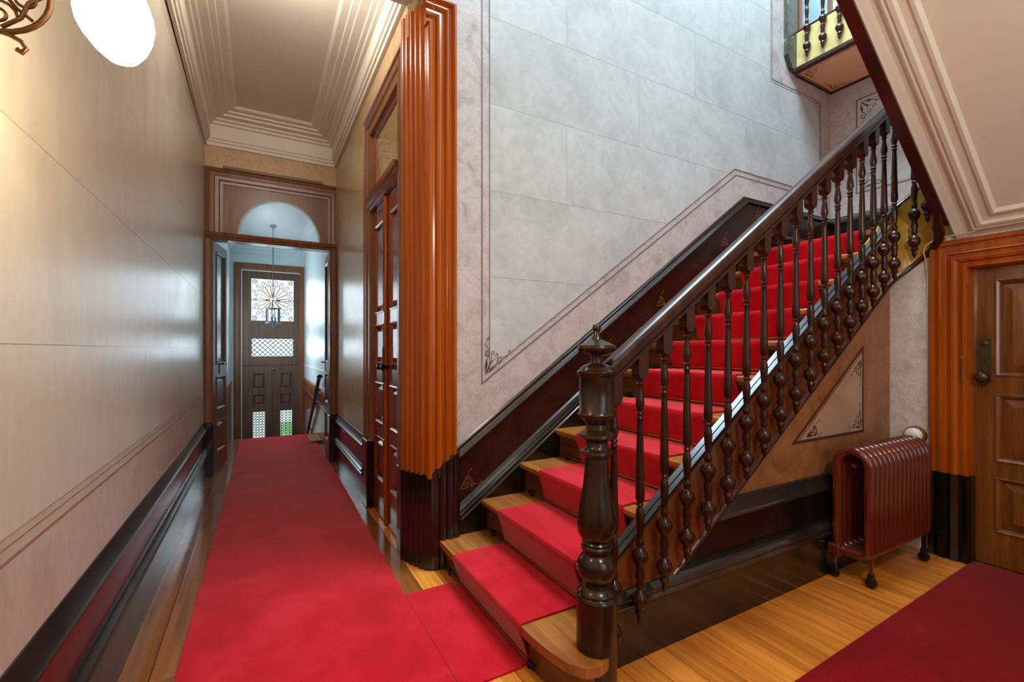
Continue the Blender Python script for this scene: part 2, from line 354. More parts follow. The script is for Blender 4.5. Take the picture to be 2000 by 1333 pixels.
# vestibule steps and floor, a storey step lower
vest = tag(build('floor', MB().box(-.6, .9, 8.1, 9.4, -.80, -.70), 'marblefloor'), 'grey stone vestibule floor', kind='structure')
st = thing('vestibule_steps', (.15, 7.08, -.7), 'stone steps going down from the hall to the front door', 'steps')
for k in range(4): build('step', MB().box(-.46, .74, 7.08+.26*k, 7.08+.26*(k+1)+.02, -.7, -.0-.175*(k+1)+.03, .006), 'marblefloor', st)
build('nosing', MB().box(-.46, .74, 7.05, 7.11, -.03, 0.0, .006), 'marblefloor', st)

# ------------------------------------------------------------------ walls
wl = tag(build('wall_left', MB().box(-.15, 0, -2.6, 5.22, 0, TOP), 'leftband'), 'long varnished faux-stone wall on the left of the hall', kind='structure')
wl.location = (-.478, 0, 0); wl.rotation_euler = (0, 0, -.005)
BASE['wall_left'] = (0, 0, 0)
def left_child(name, mb, mat): return build(name, mb, mat, wl)
# blocks on the left wall (local coords: x = proud, y, z)
zc = [.80, 1.213, 1.70, 2.19, 2.68, 3.06]
for c in range(5):
    y = -1.9+(.61 if c % 2 else 0)-.28
    while y < 5.1:
        a, b = max(y, -1.5), min(y+1.22, 5.05)
        if b-a > .05: left_child('stone_block', MB().box(0, .002, a+.0008, b-.0008, zc[c]+.0008, zc[c+1]-.0008), 'leftblock')
        y += 1.22
left_child('painted_line', MB().box(0, .0012, -1.5, 5.1, .742, .750), 'lineleft')
left_child('painted_line', MB().box(0, .0012, -1.5, 5.1, .776, .779), 'lineleft')

# stairwell wall
wb = tag(build('wall_back', MB().box(.85, 5.1, YB, YB+.16, 0, TOP).box(-.6, XR+.02, YB, YB+.16, 3.16, TOP), 'band'), 'tall faux-stone stairwell wall beside the staircase', kind='structure')
LB = SL
def lz(x): return 1.005+(x-1.136)*.708
reg = [(1.188, lz(1.188)+.045), (3.446, 2.70), (4.735, 2.70), (4.735, 3.575), (3.945, 3.575), (3.945, 6.8), (1.188, 6.8)]
cz = [.6, 1.12, 1.63, 2.14, 2.65, 3.16, 3.67, 4.18, 4.69, 5.2, 5.71, 6.22, 6.8]
for c in range(len(cz)-1):
    off = 1.74 if c % 2 == 1 else 2.37
    x = off-2.44
    if c == 1: x = 1.74-2.44
    while x < 5:
        p = clip(reg, (x+.0009, x+1.22-.0009, cz[c]+.0009, cz[c+1]-.0009))
        if len(p) > 2:
            build('stone_block', MB().prism(p, lambda a, b: (a, YB+.001, b), lambda a, b: (a, YB-.0025, b)), 'block', wb)
        x += 1.22
def strip_path(path, wdt, mat, f, nrm, parent, name='painted_line', closed=False):
    return build(name, MB().sweep([f(*p) for p in path], [(-wdt/2, 0), (wdt/2, 0), (wdt/2, .0012), (-wdt/2, .0012)], nrm, closed), mat, parent)
fB = lambda a, b: (a, YB, b)
nB = (0, -1, 0)
strip_path([(1.136, 6.85), (1.136, lz(1.136)), (3.469, 2.655), (4.761, 2.655), (4.761, 3.60), (3.969, 3.60), (3.969, 6.85)], .010, 'lineblue', fB, nB, wb)
strip_path([(1.186, 6.85), (1.186, lz(1.186)+.046), (3.447, 2.702), (4.737, 2.702), (4.737, 3.573), (3.943, 3.573), (3.943, 6.85)], .004, 'lineblue', lambda a, b: (a, YB-.0024, b), nB, wb)
orn = MB(); ornament(orn, lambda a, b: (a, YB-.0032, b), (1.146, lz(1.146)+.022), (.816, .578), (0, 1), 1.35)
build('painted_ornament', orn, 'line', wb)
orn = MB(); ornament(orn, lambda a, b: (a, YB-.0032, b), (4.75, 3.59), (-1, 0), (0, -1), 1.2)
build('painted_ornament', orn, 'line', wb)

# end wall behind the landing
we = tag(build('wall_end', MB().box(4.94, 5.1, -2.6, YB+.1, 0, TOP), 'band'), 'marbled end wall behind the half landing', kind='structure')
fE = lambda a, b: (4.94, a, b); nE = (-1, 0, 0)
pe = MB().box(4.938, 4.941, .3, 2.16, 2.70, 3.545)
build('painted_panel', pe, 'block', we)
strip_path([(2.174, 2.68), (2.174, 3.56), (.28, 3.56), (.28, 2.68)], .010, 'line', lambda a, b: (4.939, a, b), nE, we, closed=True)
for c, du, dv in (((2.155, 3.54), (-1, 0), (0, -1)), ((2.155, 2.70), (-1, 0), (0, 1))):
    orn = MB(); ornament(orn, lambda a, b: (4.9372, a, b), c, du, dv, 1.6); build('painted_ornament', orn, 'line', we)

# right wall of the hall with the double-door opening
D1 = (2.66, 3.60, 2.95)
wr = MB().box(XR, XR+.16, 3.60, 5.22, 0, 3.6).box(XR, XR+.16, 2.66, 3.60, 2.93, 3.6).box(.80, XR+.16, 2.45, 2.66, 0, 3.6).box(XR, XR+.16, 2.53, 2.66, 2.97, 3.6)
wr = tag(build('wall_right', wr, 'hallwall'), 'ochre marbled wall on the right of the hall', kind='structure')
build('painted_line', MB().box(XR-.0012, XR, 3.75, 5.15, .742, .750), 'lineleft', wr)
# partition wall above the glazed hall door and its sides
wp = tag(build('wall_partition', MB().box(-.6, XR+.1, 5.24, 5.36, 2.95, 3.6).box(-.6, -.43, 5.24, 5.36, 0, 2.95).box(.70, XR+.1, 5.24, 5.36, 0, 2.95), 'hallwall'), 'marbled wall above the arched hall door', kind='structure')
# wall under the stairs and wall with the low door
wu = MB().prism([(1.1, 0), (3.52, 0), (3.52, 1.72), (1.1, .1)], lambda a, b: (a, 1.357, b), lambda a, b: (a, 1.43, b))
wu = tag(build('wall_under_stairs', wu, 'under'), 'brown marbled wall under the staircase', kind='structure')
tri = [(2.43, .715), (3.155, .715), (3.155, 1.215)]
build('painted_panel', MB().prism([(2.5, .725), (3.145, .725), (3.145, 1.18)], lambda a, b: (a, 1.358, b), lambda a, b: (a, 1.3555, b)), 'underpanel', wu)
strip_path(tri, .013, 'linedark', lambda a, b: (a, 1.3555, b), nB, wu, closed=True)
orn = MB(); ornament(orn, lambda a, b: (a, 1.3545, b), (3.14, .73), (-1, 0), (0, 1), .95)
build('painted_ornament', orn, 'linedark', wu); orn = MB(); ornament(orn, lambda a, b: (a, 1.3545, b), (2.53, .73), (1, 0), (.82, .57), .95)
build('painted_ornament', orn, 'linedark', wu); orn = MB(); ornament(orn, lambda a, b: (a, 1.3545, b), (3.14, 1.16), (0, -1), (-.82, -.57), .95)
build('painted_ornament', orn, 'linedark', wu)
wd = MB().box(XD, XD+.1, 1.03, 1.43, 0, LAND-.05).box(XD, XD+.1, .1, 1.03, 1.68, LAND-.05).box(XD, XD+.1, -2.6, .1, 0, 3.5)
wd = tag(build('wall_right_end', wd, 'litband'), 'marbled wall holding the low door under the landing', kind='structure')
# rear wall with an opening added for the rear fill light, upper storey walls
wk = MB().box(-.6, 5.1, -2.75, -2.6, 0, .85).box(-.6, 5.1, -2.75, -2.6, 2.95, TOP).box(-.6, .5, -2.75, -2.6, .85, 2.95).box(2.1, 5.1, -2.75, -2.6, .85, 2.95)
wk = tag(build('wall_rear', wk, 'band'), 'marbled rear wall with an opening added for the fill light', kind='structure')
fill_frame = tag(build('rear_fill_frame', MB().sweep([(.5, -2.6, .85), (2.1, -2.6, .85), (2.1, -2.6, 2.95), (.5, -2.6, 2.95)], [(0, -.1), (.06, -.1), (.06, .02), (0, .02), (-.05, .02), (-.05, 0), (0, 0)], (0, 1, 0), True).box(1.27, 1.33, -2.7, -2.62, .85, 2.95), 'white'), 'unseen white frame added around the rear fill light', kind='structure')  # frame added only to house the rear fill
# ceilings
ch = tag(build('ceiling', MB().box(-.6, XR+.1, YB+.1, 5.3, 3.48, 3.62), 'cream'), 'cream hall ceiling with deep stepped cornice', kind='structure')
cprof = [(0, 0), (.022, 0), (.024, .03), (.036, .034), (.040, .055), (.052, .06), (.052, .19), (.075, .195), (.080, .215), (.105, .222), (.11, .238), (.165, .246), (.168, .262), (.205, .268), (.21, .282), (.255, .290), (.275, .31), (0, .31)]
build('cornice', MB().sweep([(xl(5)+.0, 5.24, 3.17), (xl(5), YB+.12, 3.17), (XR, YB+.12, 3.17), (XR, 5.24, 3.17)], [(u, v) for u, v in cprof], (0, 0, 1), True), 'cream', ch, 30)
build('hall_fill_fitting', MB().lathe((.13, 2.78, 3.36), [(.02, .12), (.09, .12), (.10, .10), (.05, .07), (.03, .03), (.028, .0)], 20), 'bronze', ch, 50)  # unseen fitting added to carry the hall fill light
hd_ = bpy.data.lights.new('hall_fill_light', 'POINT'); hd_.energy = 20; hd_.color = (1.0, .96, .88); hd_.shadow_soft_size = .07  # added fill to lift the hall walls and ceiling
ho_ = bpy.data.objects.new('hall_fill_light', hd_); COL.objects.link(ho_); ho_.location = (.13, 2.78, 3.27)
c2 = MB().box(-.6, 5.0, -2.6, .0, 3.5, 3.9).box(-.6, .85, .0, YB, 3.5, 3.9)
tag(build('ceiling', c2, 'cream'), 'cream ceiling over the entrance area', kind='structure')
ce = bpy.data.objects['ceiling.001']
build('fill_rod', MB().tube([(.95, -.5, 3.5), (.95, -.5, 2.85)], .008, 8), 'bronze', ce)  # rod and holder of an added, unseen fill lamp
pd = bpy.data.lights.new('entrance_fill_light', 'POINT'); pd.energy = 92; pd.color = (1.0, .89, .74); pd.shadow_soft_size = .09  # added warm fill for the soffit, floor and right side
po_ = bpy.data.objects.new('entrance_fill_light', pd); COL.objects.link(po_); po_.location = (.95, -.5, 2.55)
build('fill_holder', MB().lathe((.95, -.5, 2.59), [(.012, .29), (.03, .06), (.034, .02), (.03, .0)], 16), 'bronze', ce, 50)
c3 = MB().box(-.6, 5.1, -2.75, .2, TOP, TOP+.15).box(-.6, 1.4, .2, YB+.16, TOP, TOP+.15).box(3.4, 5.1, .2, YB+.16, TOP, TOP+.15).box(1.4, 3.4, 2.3, YB+.16, TOP, TOP+.15)
c3 = tag(build('ceiling', c3, 'cream'), 'upper ceiling around the skylight', kind='structure')
for k in range(1, 5): build('skylight_bar', MB().box(1.4+.4*k-.02, 1.4+.4*k+.02, .2, 2.3, TOP+.0, TOP+.04), 'white', c3)
# vestibule shell
vw = tag(build('wall_vestibule_left', MB().box(-.6, -.42, 5.36, 7.1, -.8, 3.2).box(-.6, -.42, 8.3, 9.4, -.8, 3.2).box(-.6, -.42, 7.1, 8.3, -.8, .88).box(-.6, -.42, 7.1, 8.3, 2.32, 3.2), 'paleblue'), 'pale wall on the left of the vestibule', kind='structure')  # gap in the wall is added to let the side fill in
vr = tag(build('wall_vestibule_right', MB().box(.735, .9, 5.36, 9.4, -.8, 3.2), 'paleblue'), 'pale wall on the right of the vestibule', kind='structure')
vf = tag(build('wall_front', MB().box(-.6, -.36, 9.2, 9.36, -.8, 3.2).box(.71, .9, 9.2, 9.36, -.8, 3.2).box(-.36, .71, 9.2, 9.36, 2.72, 3.2), 'paleblue'), 'pale wall around the front door', kind='structure')
vc = tag(build('ceiling', MB().box(-.6, .9, 5.36, 9.36, 3.04, 3.2), 'paleblue'), 'pale vestibule ceiling', kind='structure')
build('cornice', MB().sweep([(-.42, 9.2, 2.9), (-.42, 5.37, 2.9), (.735, 5.37, 2.9), (.735, 9.2, 2.9)], [(0, 0), (.02, 0), (.03, .05), (.06, .06), (.07, .1), (.12, .11), (.13, .14), (0, .14)], (0, 0, 1), True), 'paleblue', vc)

# ------------------------------------------------------------------ dados, baseboards, casings
def dado_run(name, label, path, upath=None, zoff=0, mats=('dado', 'dadored', 'cap'), rot=None):
    sh = lambda P: [(p[0], p[1], p[2]+zoff) for p in P]
    upath = upath or path
    lo = build(name, MB().sweep(sh(path), [(-.03, 0), (.022, 0), (.022, .205), (-.03, .205)], (0, 0, 1)), mats[0])
    tag(lo, label, kind='structure')
    build('moulding', MB().sweep(sh(path), [(-.03, .205), (.022, .205), (.031, .211), (.035, .226), (.026, .236), (.034, .243), (.037, .258), (.024, .270), (.018, .280), (-.03, .280)], (0, 0, 1)), mats[2], lo, 50)
    build('panel', MB().sweep(sh(upath), [(-.03, .280), (.013, .280), (.013, .432), (-.03, .432)], (0, 0, 1)), mats[1], lo)
    build('cap_rail', MB().sweep(sh(upath), [(-.03, .432), (.02, .432), (.028, .438), (.030, .450), (.022, .458), (.004, .515), (-.03, .525)], (0, 0, 1)), mats[2], lo, 50)
    return lo
dado_run('baseboard_left', 'dark glossy dado along the left wall', [(xl(5.1), 5.16, 0), (xl(-2.5), -2.55, 0)])
dado_run('baseboard_right', 'dark glossy dado between the double door and the arched door', [(XR, 3.70, 0), (XR, 5.2, 0)])
bu = dado_run('baseboard_under_stairs', 'black dado along the wall under the stairs', [(3.5, 1.325, 0), (1.10, 1.325, 0)], [(3.5, 1.346, 0), (1.55, 1.346, 0)], mats=('dado', 'dado', 'cap'))
dado_run('baseboard_landing', 'dark dado on the end wall of the landing', [(4.94, -.1, LAND), (4.94, 2.39, LAND)], mats=('dado', 'dado', 'cap'))
# sloping dado beside the stairs
def tl(x): return .637+.7085*(x-.971)
def ml(x): return .292+.7135*(x-.986)
bs = MB().prism([(.90, 0), (.95, ml(.95)), (3.66, ml(3.66)), (4.94, ml(3.66)), (4.94, 1.7), (3.5, 1.7), (1.2, 0)], lambda a, b: (a, 2.386, b), lambda a, b: (a, 2.405, b))
bs = tag(build('baseboard_stairs', bs, 'dado'), 'dark marbled dado climbing beside the stair treads', kind='structure')
xb = 3.575
build('panel', MB().prism([(.93, ml(.93)), (.93, tl(.93)), (xb, tl(xb)), (4.94, tl(xb)), (4.94, ml(3.66)), (3.66, ml(3.66))], lambda a, b: (a, 2.384, b), lambda a, b: (a, 2.405, b)), 'dadobrown', bs)
for xo, zo in ((1.02, .45), (2.06, 1.20), (2.56, 1.56), (3.28, 2.08), (3.72, 2.36)):
    orn = MB(); ornament(orn, lambda a, b: (a, 2.3825, b), (xo-.04, zo-.05), (1, .15), (.5, 1), .85); tag(build('stencil_ornament', orn, 'stencil', bs), kind='stuff')
build('cap_rail', MB().sweep([(.95, 2.386, tl(.95)), (xb, 2.386, tl(xb)), (4.93, 2.386, tl(xb))], [(-.050, -.01), (-.050, .010), (-.044, .022), (-.036, .024), (-.018, .010), (-.018, .006), (.004, -.008), (.012, -.012)], nB), 'cap', bs, 40)
build('moulding', MB().sweep([(.97, 2.386, ml(.97)), (3.66, 2.386, ml(3.66)), (4.93, 2.386, ml(3.66))], [(-.060, -.01), (-.060, .008), (-.054, .013), (-.048, .013), (-.040, .004), (-.030, .004), (-.026, .013), (-.020, .015), (-.012, .008), (-.006, .016), (.000, .022), (.006, .022), (.018, .012), (.022, .012), (.034, .000), (.034, -.01)], nB), 'cap', bs, 40)

# reeded corner casing where the hall opens into the stairwell
cp = [(.740, 2.622), (.722, 2.618), (.718, 2.600), (.722, 2.582), (.731, 2.575), (.728, 2.556), (.733, 2.540), (.745, 2.533), (.743, 2.512), (.748, 2.500), (.761, 2.492), (.758, 2.474), (.764, 2.462), (.777, 2.454), (.775, 2.436), (.782, 2.425), (.796, 2.416), (.797, 2.400), (.806, 2.388), (.820, 2.384), (.826, 2.372), (.838, 2.370)]
t1 = thing('trim_1', (.85, 2.45, 0), 'tall reeded amber wood casing at the hall corner', kind='structure')
build('hall_side_casing', MB().prism(cp+[(.838, 2.46), (.80, 2.622)], lambda a, b: (a, b, .48), lambda a, b: (a, b, 3.10)), 'amber', t1, 50)
0 and build('hall_side_cap', MB().sweep([(.722, 2.63, 3.02), (.722, 2.56, 3.02), (.80, 2.38, 3.02)], [(-.02, 0), (-.02, .03), (-.035, .05), (-.035, .08), (.06, .08), (.06, 0)], (0, 0, 1)), 'amber', t1)
build('front_casing', MB().sweep([(.972, YB, .5), (.972, YB, 3.14), (.79, YB, 3.14)], [(0, -.02), (0, .020), (.006, .028), (.016, .030), (.024, .024), (.028, .014), (.044, .014), (.050, .026), (.060, .031), (.068, .026), (.073, .016), (.088, .018), (.095, .031), (.108, .036), (.120, .031), (.126, .020), (.140, .024), (.150, .034), (.164, .036), (.172, .024), (.172, -.02)], nB), 'amber', t1, 35)
fp = [(x-.008, y-.006) for x, y in cp]+[(.856, 2.357), (.866, 2.366), (.876, 2.354), (.896, 2.352), (.906, 2.364), (.916, 2.353), (.938, 2.351), (.946, 2.362), (.958, 2.354), (.976, 2.356), (.986, 2.368), (.986, 2.41), (.84, 2.48), (.80, 2.63)]
ptop = lambda a: .512 if a < .80 else .512+max(0, (a-.80))*.68
build('dark_plinth', MB().prism(fp, lambda a, b: (a, b, 0), lambda a, b: (a, b, ptop(a))), 'dado', t1, 50)

# ------------------------------------------------------------------ door leaf helper
def leaf(parent, name, O, U, W, N, wd, z0, z1, th, panels, mat, u0=.075, glass=None, gmat='greyglass', pmat=None, ins=.035):
    """stiles and rails around panels; front face at n=0, body behind"""
    lf = MB(); ps = sorted(panels+([glass] if glass else []))
    lf.bbox(O, U, W, N, 0, u0, z0, z1, -th, 0, .002); lf.bbox(O, U, W, N, wd-u0, wd, z0, z1, -th, 0, .002)
    e = [z0]+[q for p in ps for q in p]+[z1]
    for a, b in zip(e[0::2], e[1::2]): lf.bbox(O, U, W, N, u0-.001, wd-u0+.001, a, b, -th, 0, 0)
    l = build(name, lf, mat, parent)
    U_, W_, N_ = V(U), V(W), V(N)
    for p in ps:
        c = [V(O)+U_*a+W_*b for a, b in ((u0, p[0]), (wd-u0, p[0]), (wd-u0, p[1]), (u0, p[1]))]
        side = 1 if N_.cross(c[1]-c[0]).dot(W_) > 0 else -1
        build('panel_moulding', MB().sweep(c, [(0, -.02), (0, .006), (side*.008, .008), (side*.018, 0), (side*.026, -.012), (side*.026, -.02)], N, True), pmat or mat, l)
        r = (u0+.018, wd-u0-.018, p[0]+.018, p[1]-.018)
        if p == glass: build('pane', MB().bbox(O, U, W, N, r[0], r[1], r[2], r[3], -.024, -.016), gmat, l)
        else: build('panel', MB().frustum(O, U, W, N, r, -.024, -.004, ins), pmat or mat, l)
    return l
def knob(parent, O, N, mat, r=.025, l=.05):
    return build('knob', MB().lathe(O, [(.010, 0), (.010, l*.45), (r*.7, l*.55), (r, l*.75), (r*.85, l*.95), (r*.3, l)], 14, axis=N), mat, parent, 60)

# ------------------------------------------------------------------ double door in the right hall wall
d1 = thing('door_1', (.765, 3.13, 0), 'panelled mahogany double door with transom in the hall', kind='structure')
build('casing', MB().sweep([(XR, 2.585, .5), (XR, 2.585, 2.985), (XR, 3.70, 2.985), (XR, 3.70, .5)], [(0, -.01), (0, .010), (.010, .018), (.030, .020), (.036, .010), (.060, .010), (.066, .018), (.095, .014), (.105, .004), (.160, .002), (.165, -.06), (0, -.06)], (-1, 0, 0)), 'brownwood', d1, 35)
build('plinth_block', MB().box(.712, .80, 3.535, 3.715, 0, .515, .006), 'dado', d1)
build('plinth_block', MB().box(.722, .80, 2.60, 2.72, 0, .515, .006), 'dado', d1)
build('transom_bar', MB().sweep([(.75, 2.70, 2.25), (.75, 3.56, 2.25)], [(0, -.02), (0, .012), (-.02, .018), (-.026, .03), (-.05, .034), (-.056, .046), (-.085, .05), (-.085, -.02)], (-1, 0, 0)), 'mahogbar', d1)
build('transom_frame', MB().sweep([(.77, 2.72, 2.33), (.77, 2.72, 2.86), (.77, 3.55, 2.86), (.77, 3.55, 2.33)], [(0, -.02), (0, .008), (.05, .012), (.07, .004), (.085, -.01), (.085, -.02)], (-1, 0, 0), True), 'mahog', d1)
build('transom_pane', MB().box(.776, .782, 2.73, 3.54, 2.34, 2.84), 'transomglass', d1)
PZ = [(.26, .57), (.67, .967), (1.096, 1.386), (1.468, 2.12)]
for y0, y1 in ((2.68, 3.105), (3.135, 3.56)):
    lf = leaf(d1, 'leaf', (.765, y0, 0), (0, 1, 0), (0, 0, 1), (-1, 0, 0), y1-y0, .015, 2.245, .04, PZ, 'mahog', .07)
    yk = 3.07 if y0 < 3 else 3.17
    knob(lf, (.765, yk, 1.085), (-1, 0, 0), 'blackmetal', .022, .06)
    for z in (.35, 1.13, 1.95): build('hinge', MB().box(.752, .766, (y0+.002 if y0 < 3 else y1-.02), (y0+.02 if y0 < 3 else y1-.002), z, z+.09, .002), 'bronze', lf)
build('astragal', MB().lathe((.758, 3.12, 0), [(.018, .015), (.018, .42), (.022, .44), (.018, .46), (.014, .50), (.014, 2.05), (.022, 2.08), (.016, 2.11), (.024, 2.15), (.02, 2.2), (.02, 2.245)], 14), 'amber', d1, 50)
build('bolt', MB().tube([(.738, 3.12, .98), (.738, 3.12, 1.22)], .007, 8).box(.735, .748, 3.105, 3.135, 1.0, 1.03, .002), 'bronze', d1)
build('backing', MB().box(.82, .86, 2.60, 3.62, 0, 2.95), 'dado', d1)

# ------------------------------------------------------------------ arched partition door at the end of the hall
PY = 5.24
d2 = thing('door_2', (.15, PY, 0), 'brown partition door with arched fanlight, both leaves open', kind='structure')
cas = [(0, -.02), (0, .014), (.012, .024), (.035, .026), (.042, .016), (.075, .016), (.085, .026), (.115, .022), (.125, .010), (.150, .006), (.150, -.02)]
build('casing', MB().sweep([(.80, PY, 2.27), (.80, PY, 2.965), (-.452, PY, 2.965), (-.452, PY, 2.27)], cas, nB), 'brownwood', d2, 35)
build('cornice_board', MB().box(-.30, .60, PY-.04, PY, 2.955, 2.985, .004), 'brownwood', d2)
for x0, x1 in ((-.455, -.385), (.665, .735)):
    build('jamb', MB().box(x0, x1, PY-.05, PY+.1, .5, 2.27, .008).box(x0+.012, x1-.012, PY-.06, PY-.04, .5, 2.27, .006), 'brownwood', d2)
    build('jamb_plinth', MB().box(x0-.006, x1+.006, PY-.065, PY+.1, 0, .5, .006), 'dado', d2)
AX, AR, AZ = .197, .370, 2.345
b = MB(); n = 60; xs = [-.31+.97*i/n for i in range(n+1)]; xs = sorted(xs+[AX-AR+.0005, AX+AR-.0005, AX-AR*.97, AX+AR*.97, AX-AR*.99, AX+AR*.99])
low = lambda x: AZ+.006+math.sqrt(max(0, AR*AR-(x-AX)**2))*1.02 if abs(x-AX) < AR else 2.33
vs = []; fs = []
for x in xs: vs += [(x, PY+.005, low(x)), (x, PY+.005, 2.84), (x, PY+.05, 2.84), (x, PY+.05, low(x))]
for k in range(len(xs)-1):
    for i in range(4): fs.append((4*k+i, 4*k+(i+1) % 4, 4*k+4+(i+1) % 4, 4*k+4+i))
fs += [(3, 2, 1, 0), tuple(4*(len(xs)-1)+i for i in range(4))]
build('fanlight_board', b.add(vs, fs), 'brownwood', d2)
arc = [(AX+AR*math.cos(a), PY+.004, AZ+AR*1.02*math.sin(a)) for a in [PI*i/36 for i in range(37)]]
build('arch_bead', MB().tube(arc, .009, 8), 'paleblue', d2, 60)
gp = [(AX+AR*.99*math.cos(PI*i/30), AZ+AR*1.01*math.sin(PI*i/30)) for i in range(31)]
build('fanlight_pane', MB().prism(gp, lambda a, b: (a, PY+.03, b), lambda a, b: (a, PY+.036, b)), 'opal', d2)
build('transom_bar', MB().sweep([(-.46, PY-.02, 2.265), (.735, PY-.02, 2.265)], [(0, -.12), (0, .010), (.012, .020), (.024, .012), (.036, .026), (.055, .034), (.072, .020), (.076, -.12)], nB), 'brownwood', d2)
for nm, H, Fp, sg in (('leaf', V((-.382, 5.235, 0)), V((-.290, 5.70, 0)), 1), ('leaf', V((.664, 5.235, 0)), V((.676, 5.71, 0)), -1)):
    U = (Fp-H).normalized(); N = V((U.y, -U.x, 0))*sg
    lf = leaf(d2, nm, H, U, (0, 0, 1), N, (Fp-H).length, .02, 2.255, .04, [(.19, .50), (.61, .94)], 'frontdoor', .085, (1.06, 2.17), 'opal')
    hp = H+U*((Fp-H).length*.42)+V((0, 0, 1.06)) if sg > 0 else H+U*.40+V((0, 0, 1.06))
    build('handle', MB().tube([hp, hp+N*.035, hp+N*.04+U*.09], .009, 8).bbox(hp, U, (0, 0, 1), N, -.018, .018, -.10, .06, 0, .006, .002), 'blackmetal', lf)
    build('edge_lock', MB().bbox(Fp, U, (0, 0, 1), N, 0, .002, .9, 1.15, -.03, -.01), 'bronze', lf)

# ------------------------------------------------------------------ front door
FY = 9.22
d3 = thing('door_3', (.22, FY, -.7), 'grey-brown front door with iron sunburst and lattice windows', kind='structure')
build('casing', MB().sweep([(.76, FY-.02, -.7), (.76, FY-.02, 2.72), (-.372, FY-.02, 2.72), (-.372, FY-.02, -.7)], [(0, -.02), (0, .02), (.02, .03), (.07, .03), (.085, .015), (.11, .012), (.115, -.03), (0, -.03)], nB), 'brownwood', d3)
build('white_bead', MB().sweep([(.70, FY-.03, -.7), (.70, FY-.03, 2.60), (-.262, FY-.03, 2.60), (-.262, FY-.03, -.7)], [(0, 0), (0, .012), (.012, .012), (.012, 0)], nB), 'white', d3)
up = MB()
for bx in ((-.257, -.11, .95, 2.6), (.558, .70, .95, 2.6), (-.11, .558, .95, 1.08), (-.11, .558, 1.407, 1.724), (-.11, .558, 2.458, 2.6)): up.box(bx[0], bx[1], FY, FY+.05, bx[2], bx[3], .004)
build('upper_frame', up, 'frontdoor', d3)
build('lock_rail', MB().box(-.257, .70, FY-.015, FY+.04, .93, .965, .006), 'frontdoor', d3)
def pane_(x0, x1, z0, z1, parent): return build('pane', MB().box(x0, x1, FY+.03, FY+.034, z0, z1), 'glass', parent)
pane_(-.11, .558, 1.724, 2.458, d3); pane_(-.11, .558, 1.08, 1.407, d3)
g = build('sunburst_grille', MB().box(.217, .231, FY+.01, FY+.024, 1.724, 2.458).box(-.11, .558, FY+.01, FY+.024, 2.083, 2.097), 'iron', d3)
C0 = (.224, 2.09)
for k in range(20):
    a = 2*PI*(k+.5)/20; r1 = .27
    p0 = (C0[0]+.05*math.cos(a), FY+.016, C0[1]+.05*math.sin(a)); p1 = (C0[0]+r1*math.cos(a), FY+.016, C0[1]+r1*math.sin(a))
    build('ray', MB().tube([p0, p1], .009, 5), 'brass', g); 
sc = MB()
for k in range(20):
    a = 2*PI*k/20
    for rr, q in ((.275, .022), (.33, .026)):
        c = (C0[0]+rr*math.cos(a+(.157 if rr > .3 else 0)), C0[1]+rr*math.sin(a+(.157 if rr > .3 else 0)))
        if -.10 < c[0] < .55 and 1.73 < c[1] < 2.45: sc.tube([(c[0]+q*math.cos(t*PI/4), FY+.016, c[1]+q*math.sin(t*PI/4)) for t in range(8)], .0075, 5, True)
for cx_, cz_ in ((-.06, 2.41), (.51, 2.41), (-.06, 1.77), (.51, 1.77)):
    for q in (.02, .038): sc.tube([(cx_+q*math.cos(t*PI/4), FY+.016, cz_+q*math.sin(t*PI/4)) for t in range(8)], .0075, 5, True)
build('scrollwork', sc, 'iron', g)
lt = build('lattice_grille', MB().sweep([(-.11, FY+.01, 1.08), (.558, FY+.01, 1.08), (.558, FY+.01, 1.407), (-.11, FY+.01, 1.407)], [(0, 0), (.008, 0), (.008, .008), (0, .008)], nB, True), 'iron', d3)
k = -.6
while k < .9:
    for s_ in (1, -1):
        pts = []
        x0, x1 = -.11, .558
        za, zb = 1.08, 1.407
        xa, xb_ = k, k+(zb-za)
        p, q = (xa, za), (xb_, zb)
        if s_ < 0: p, q = (xa, zb), (xb_, za)
        # clip in x
        def lerp(t): return (p[0]+(q[0]-p[0])*t, p[1]+(q[1]-p[1])*t)
        t0, t1_ = max(0, (x0-xa)/(xb_-xa)), min(1, (x1-xa)/(xb_-xa))
        if t1_-t0 > .02:
            A, B = lerp(t0), lerp(t1_)
            build('lattice_bar', MB().tube([(A[0], FY+.014+.003*s_, A[1]), (B[0], FY+.014+.003*s_, B[1])], .008, 5), 'iron', lt)
    k += .083
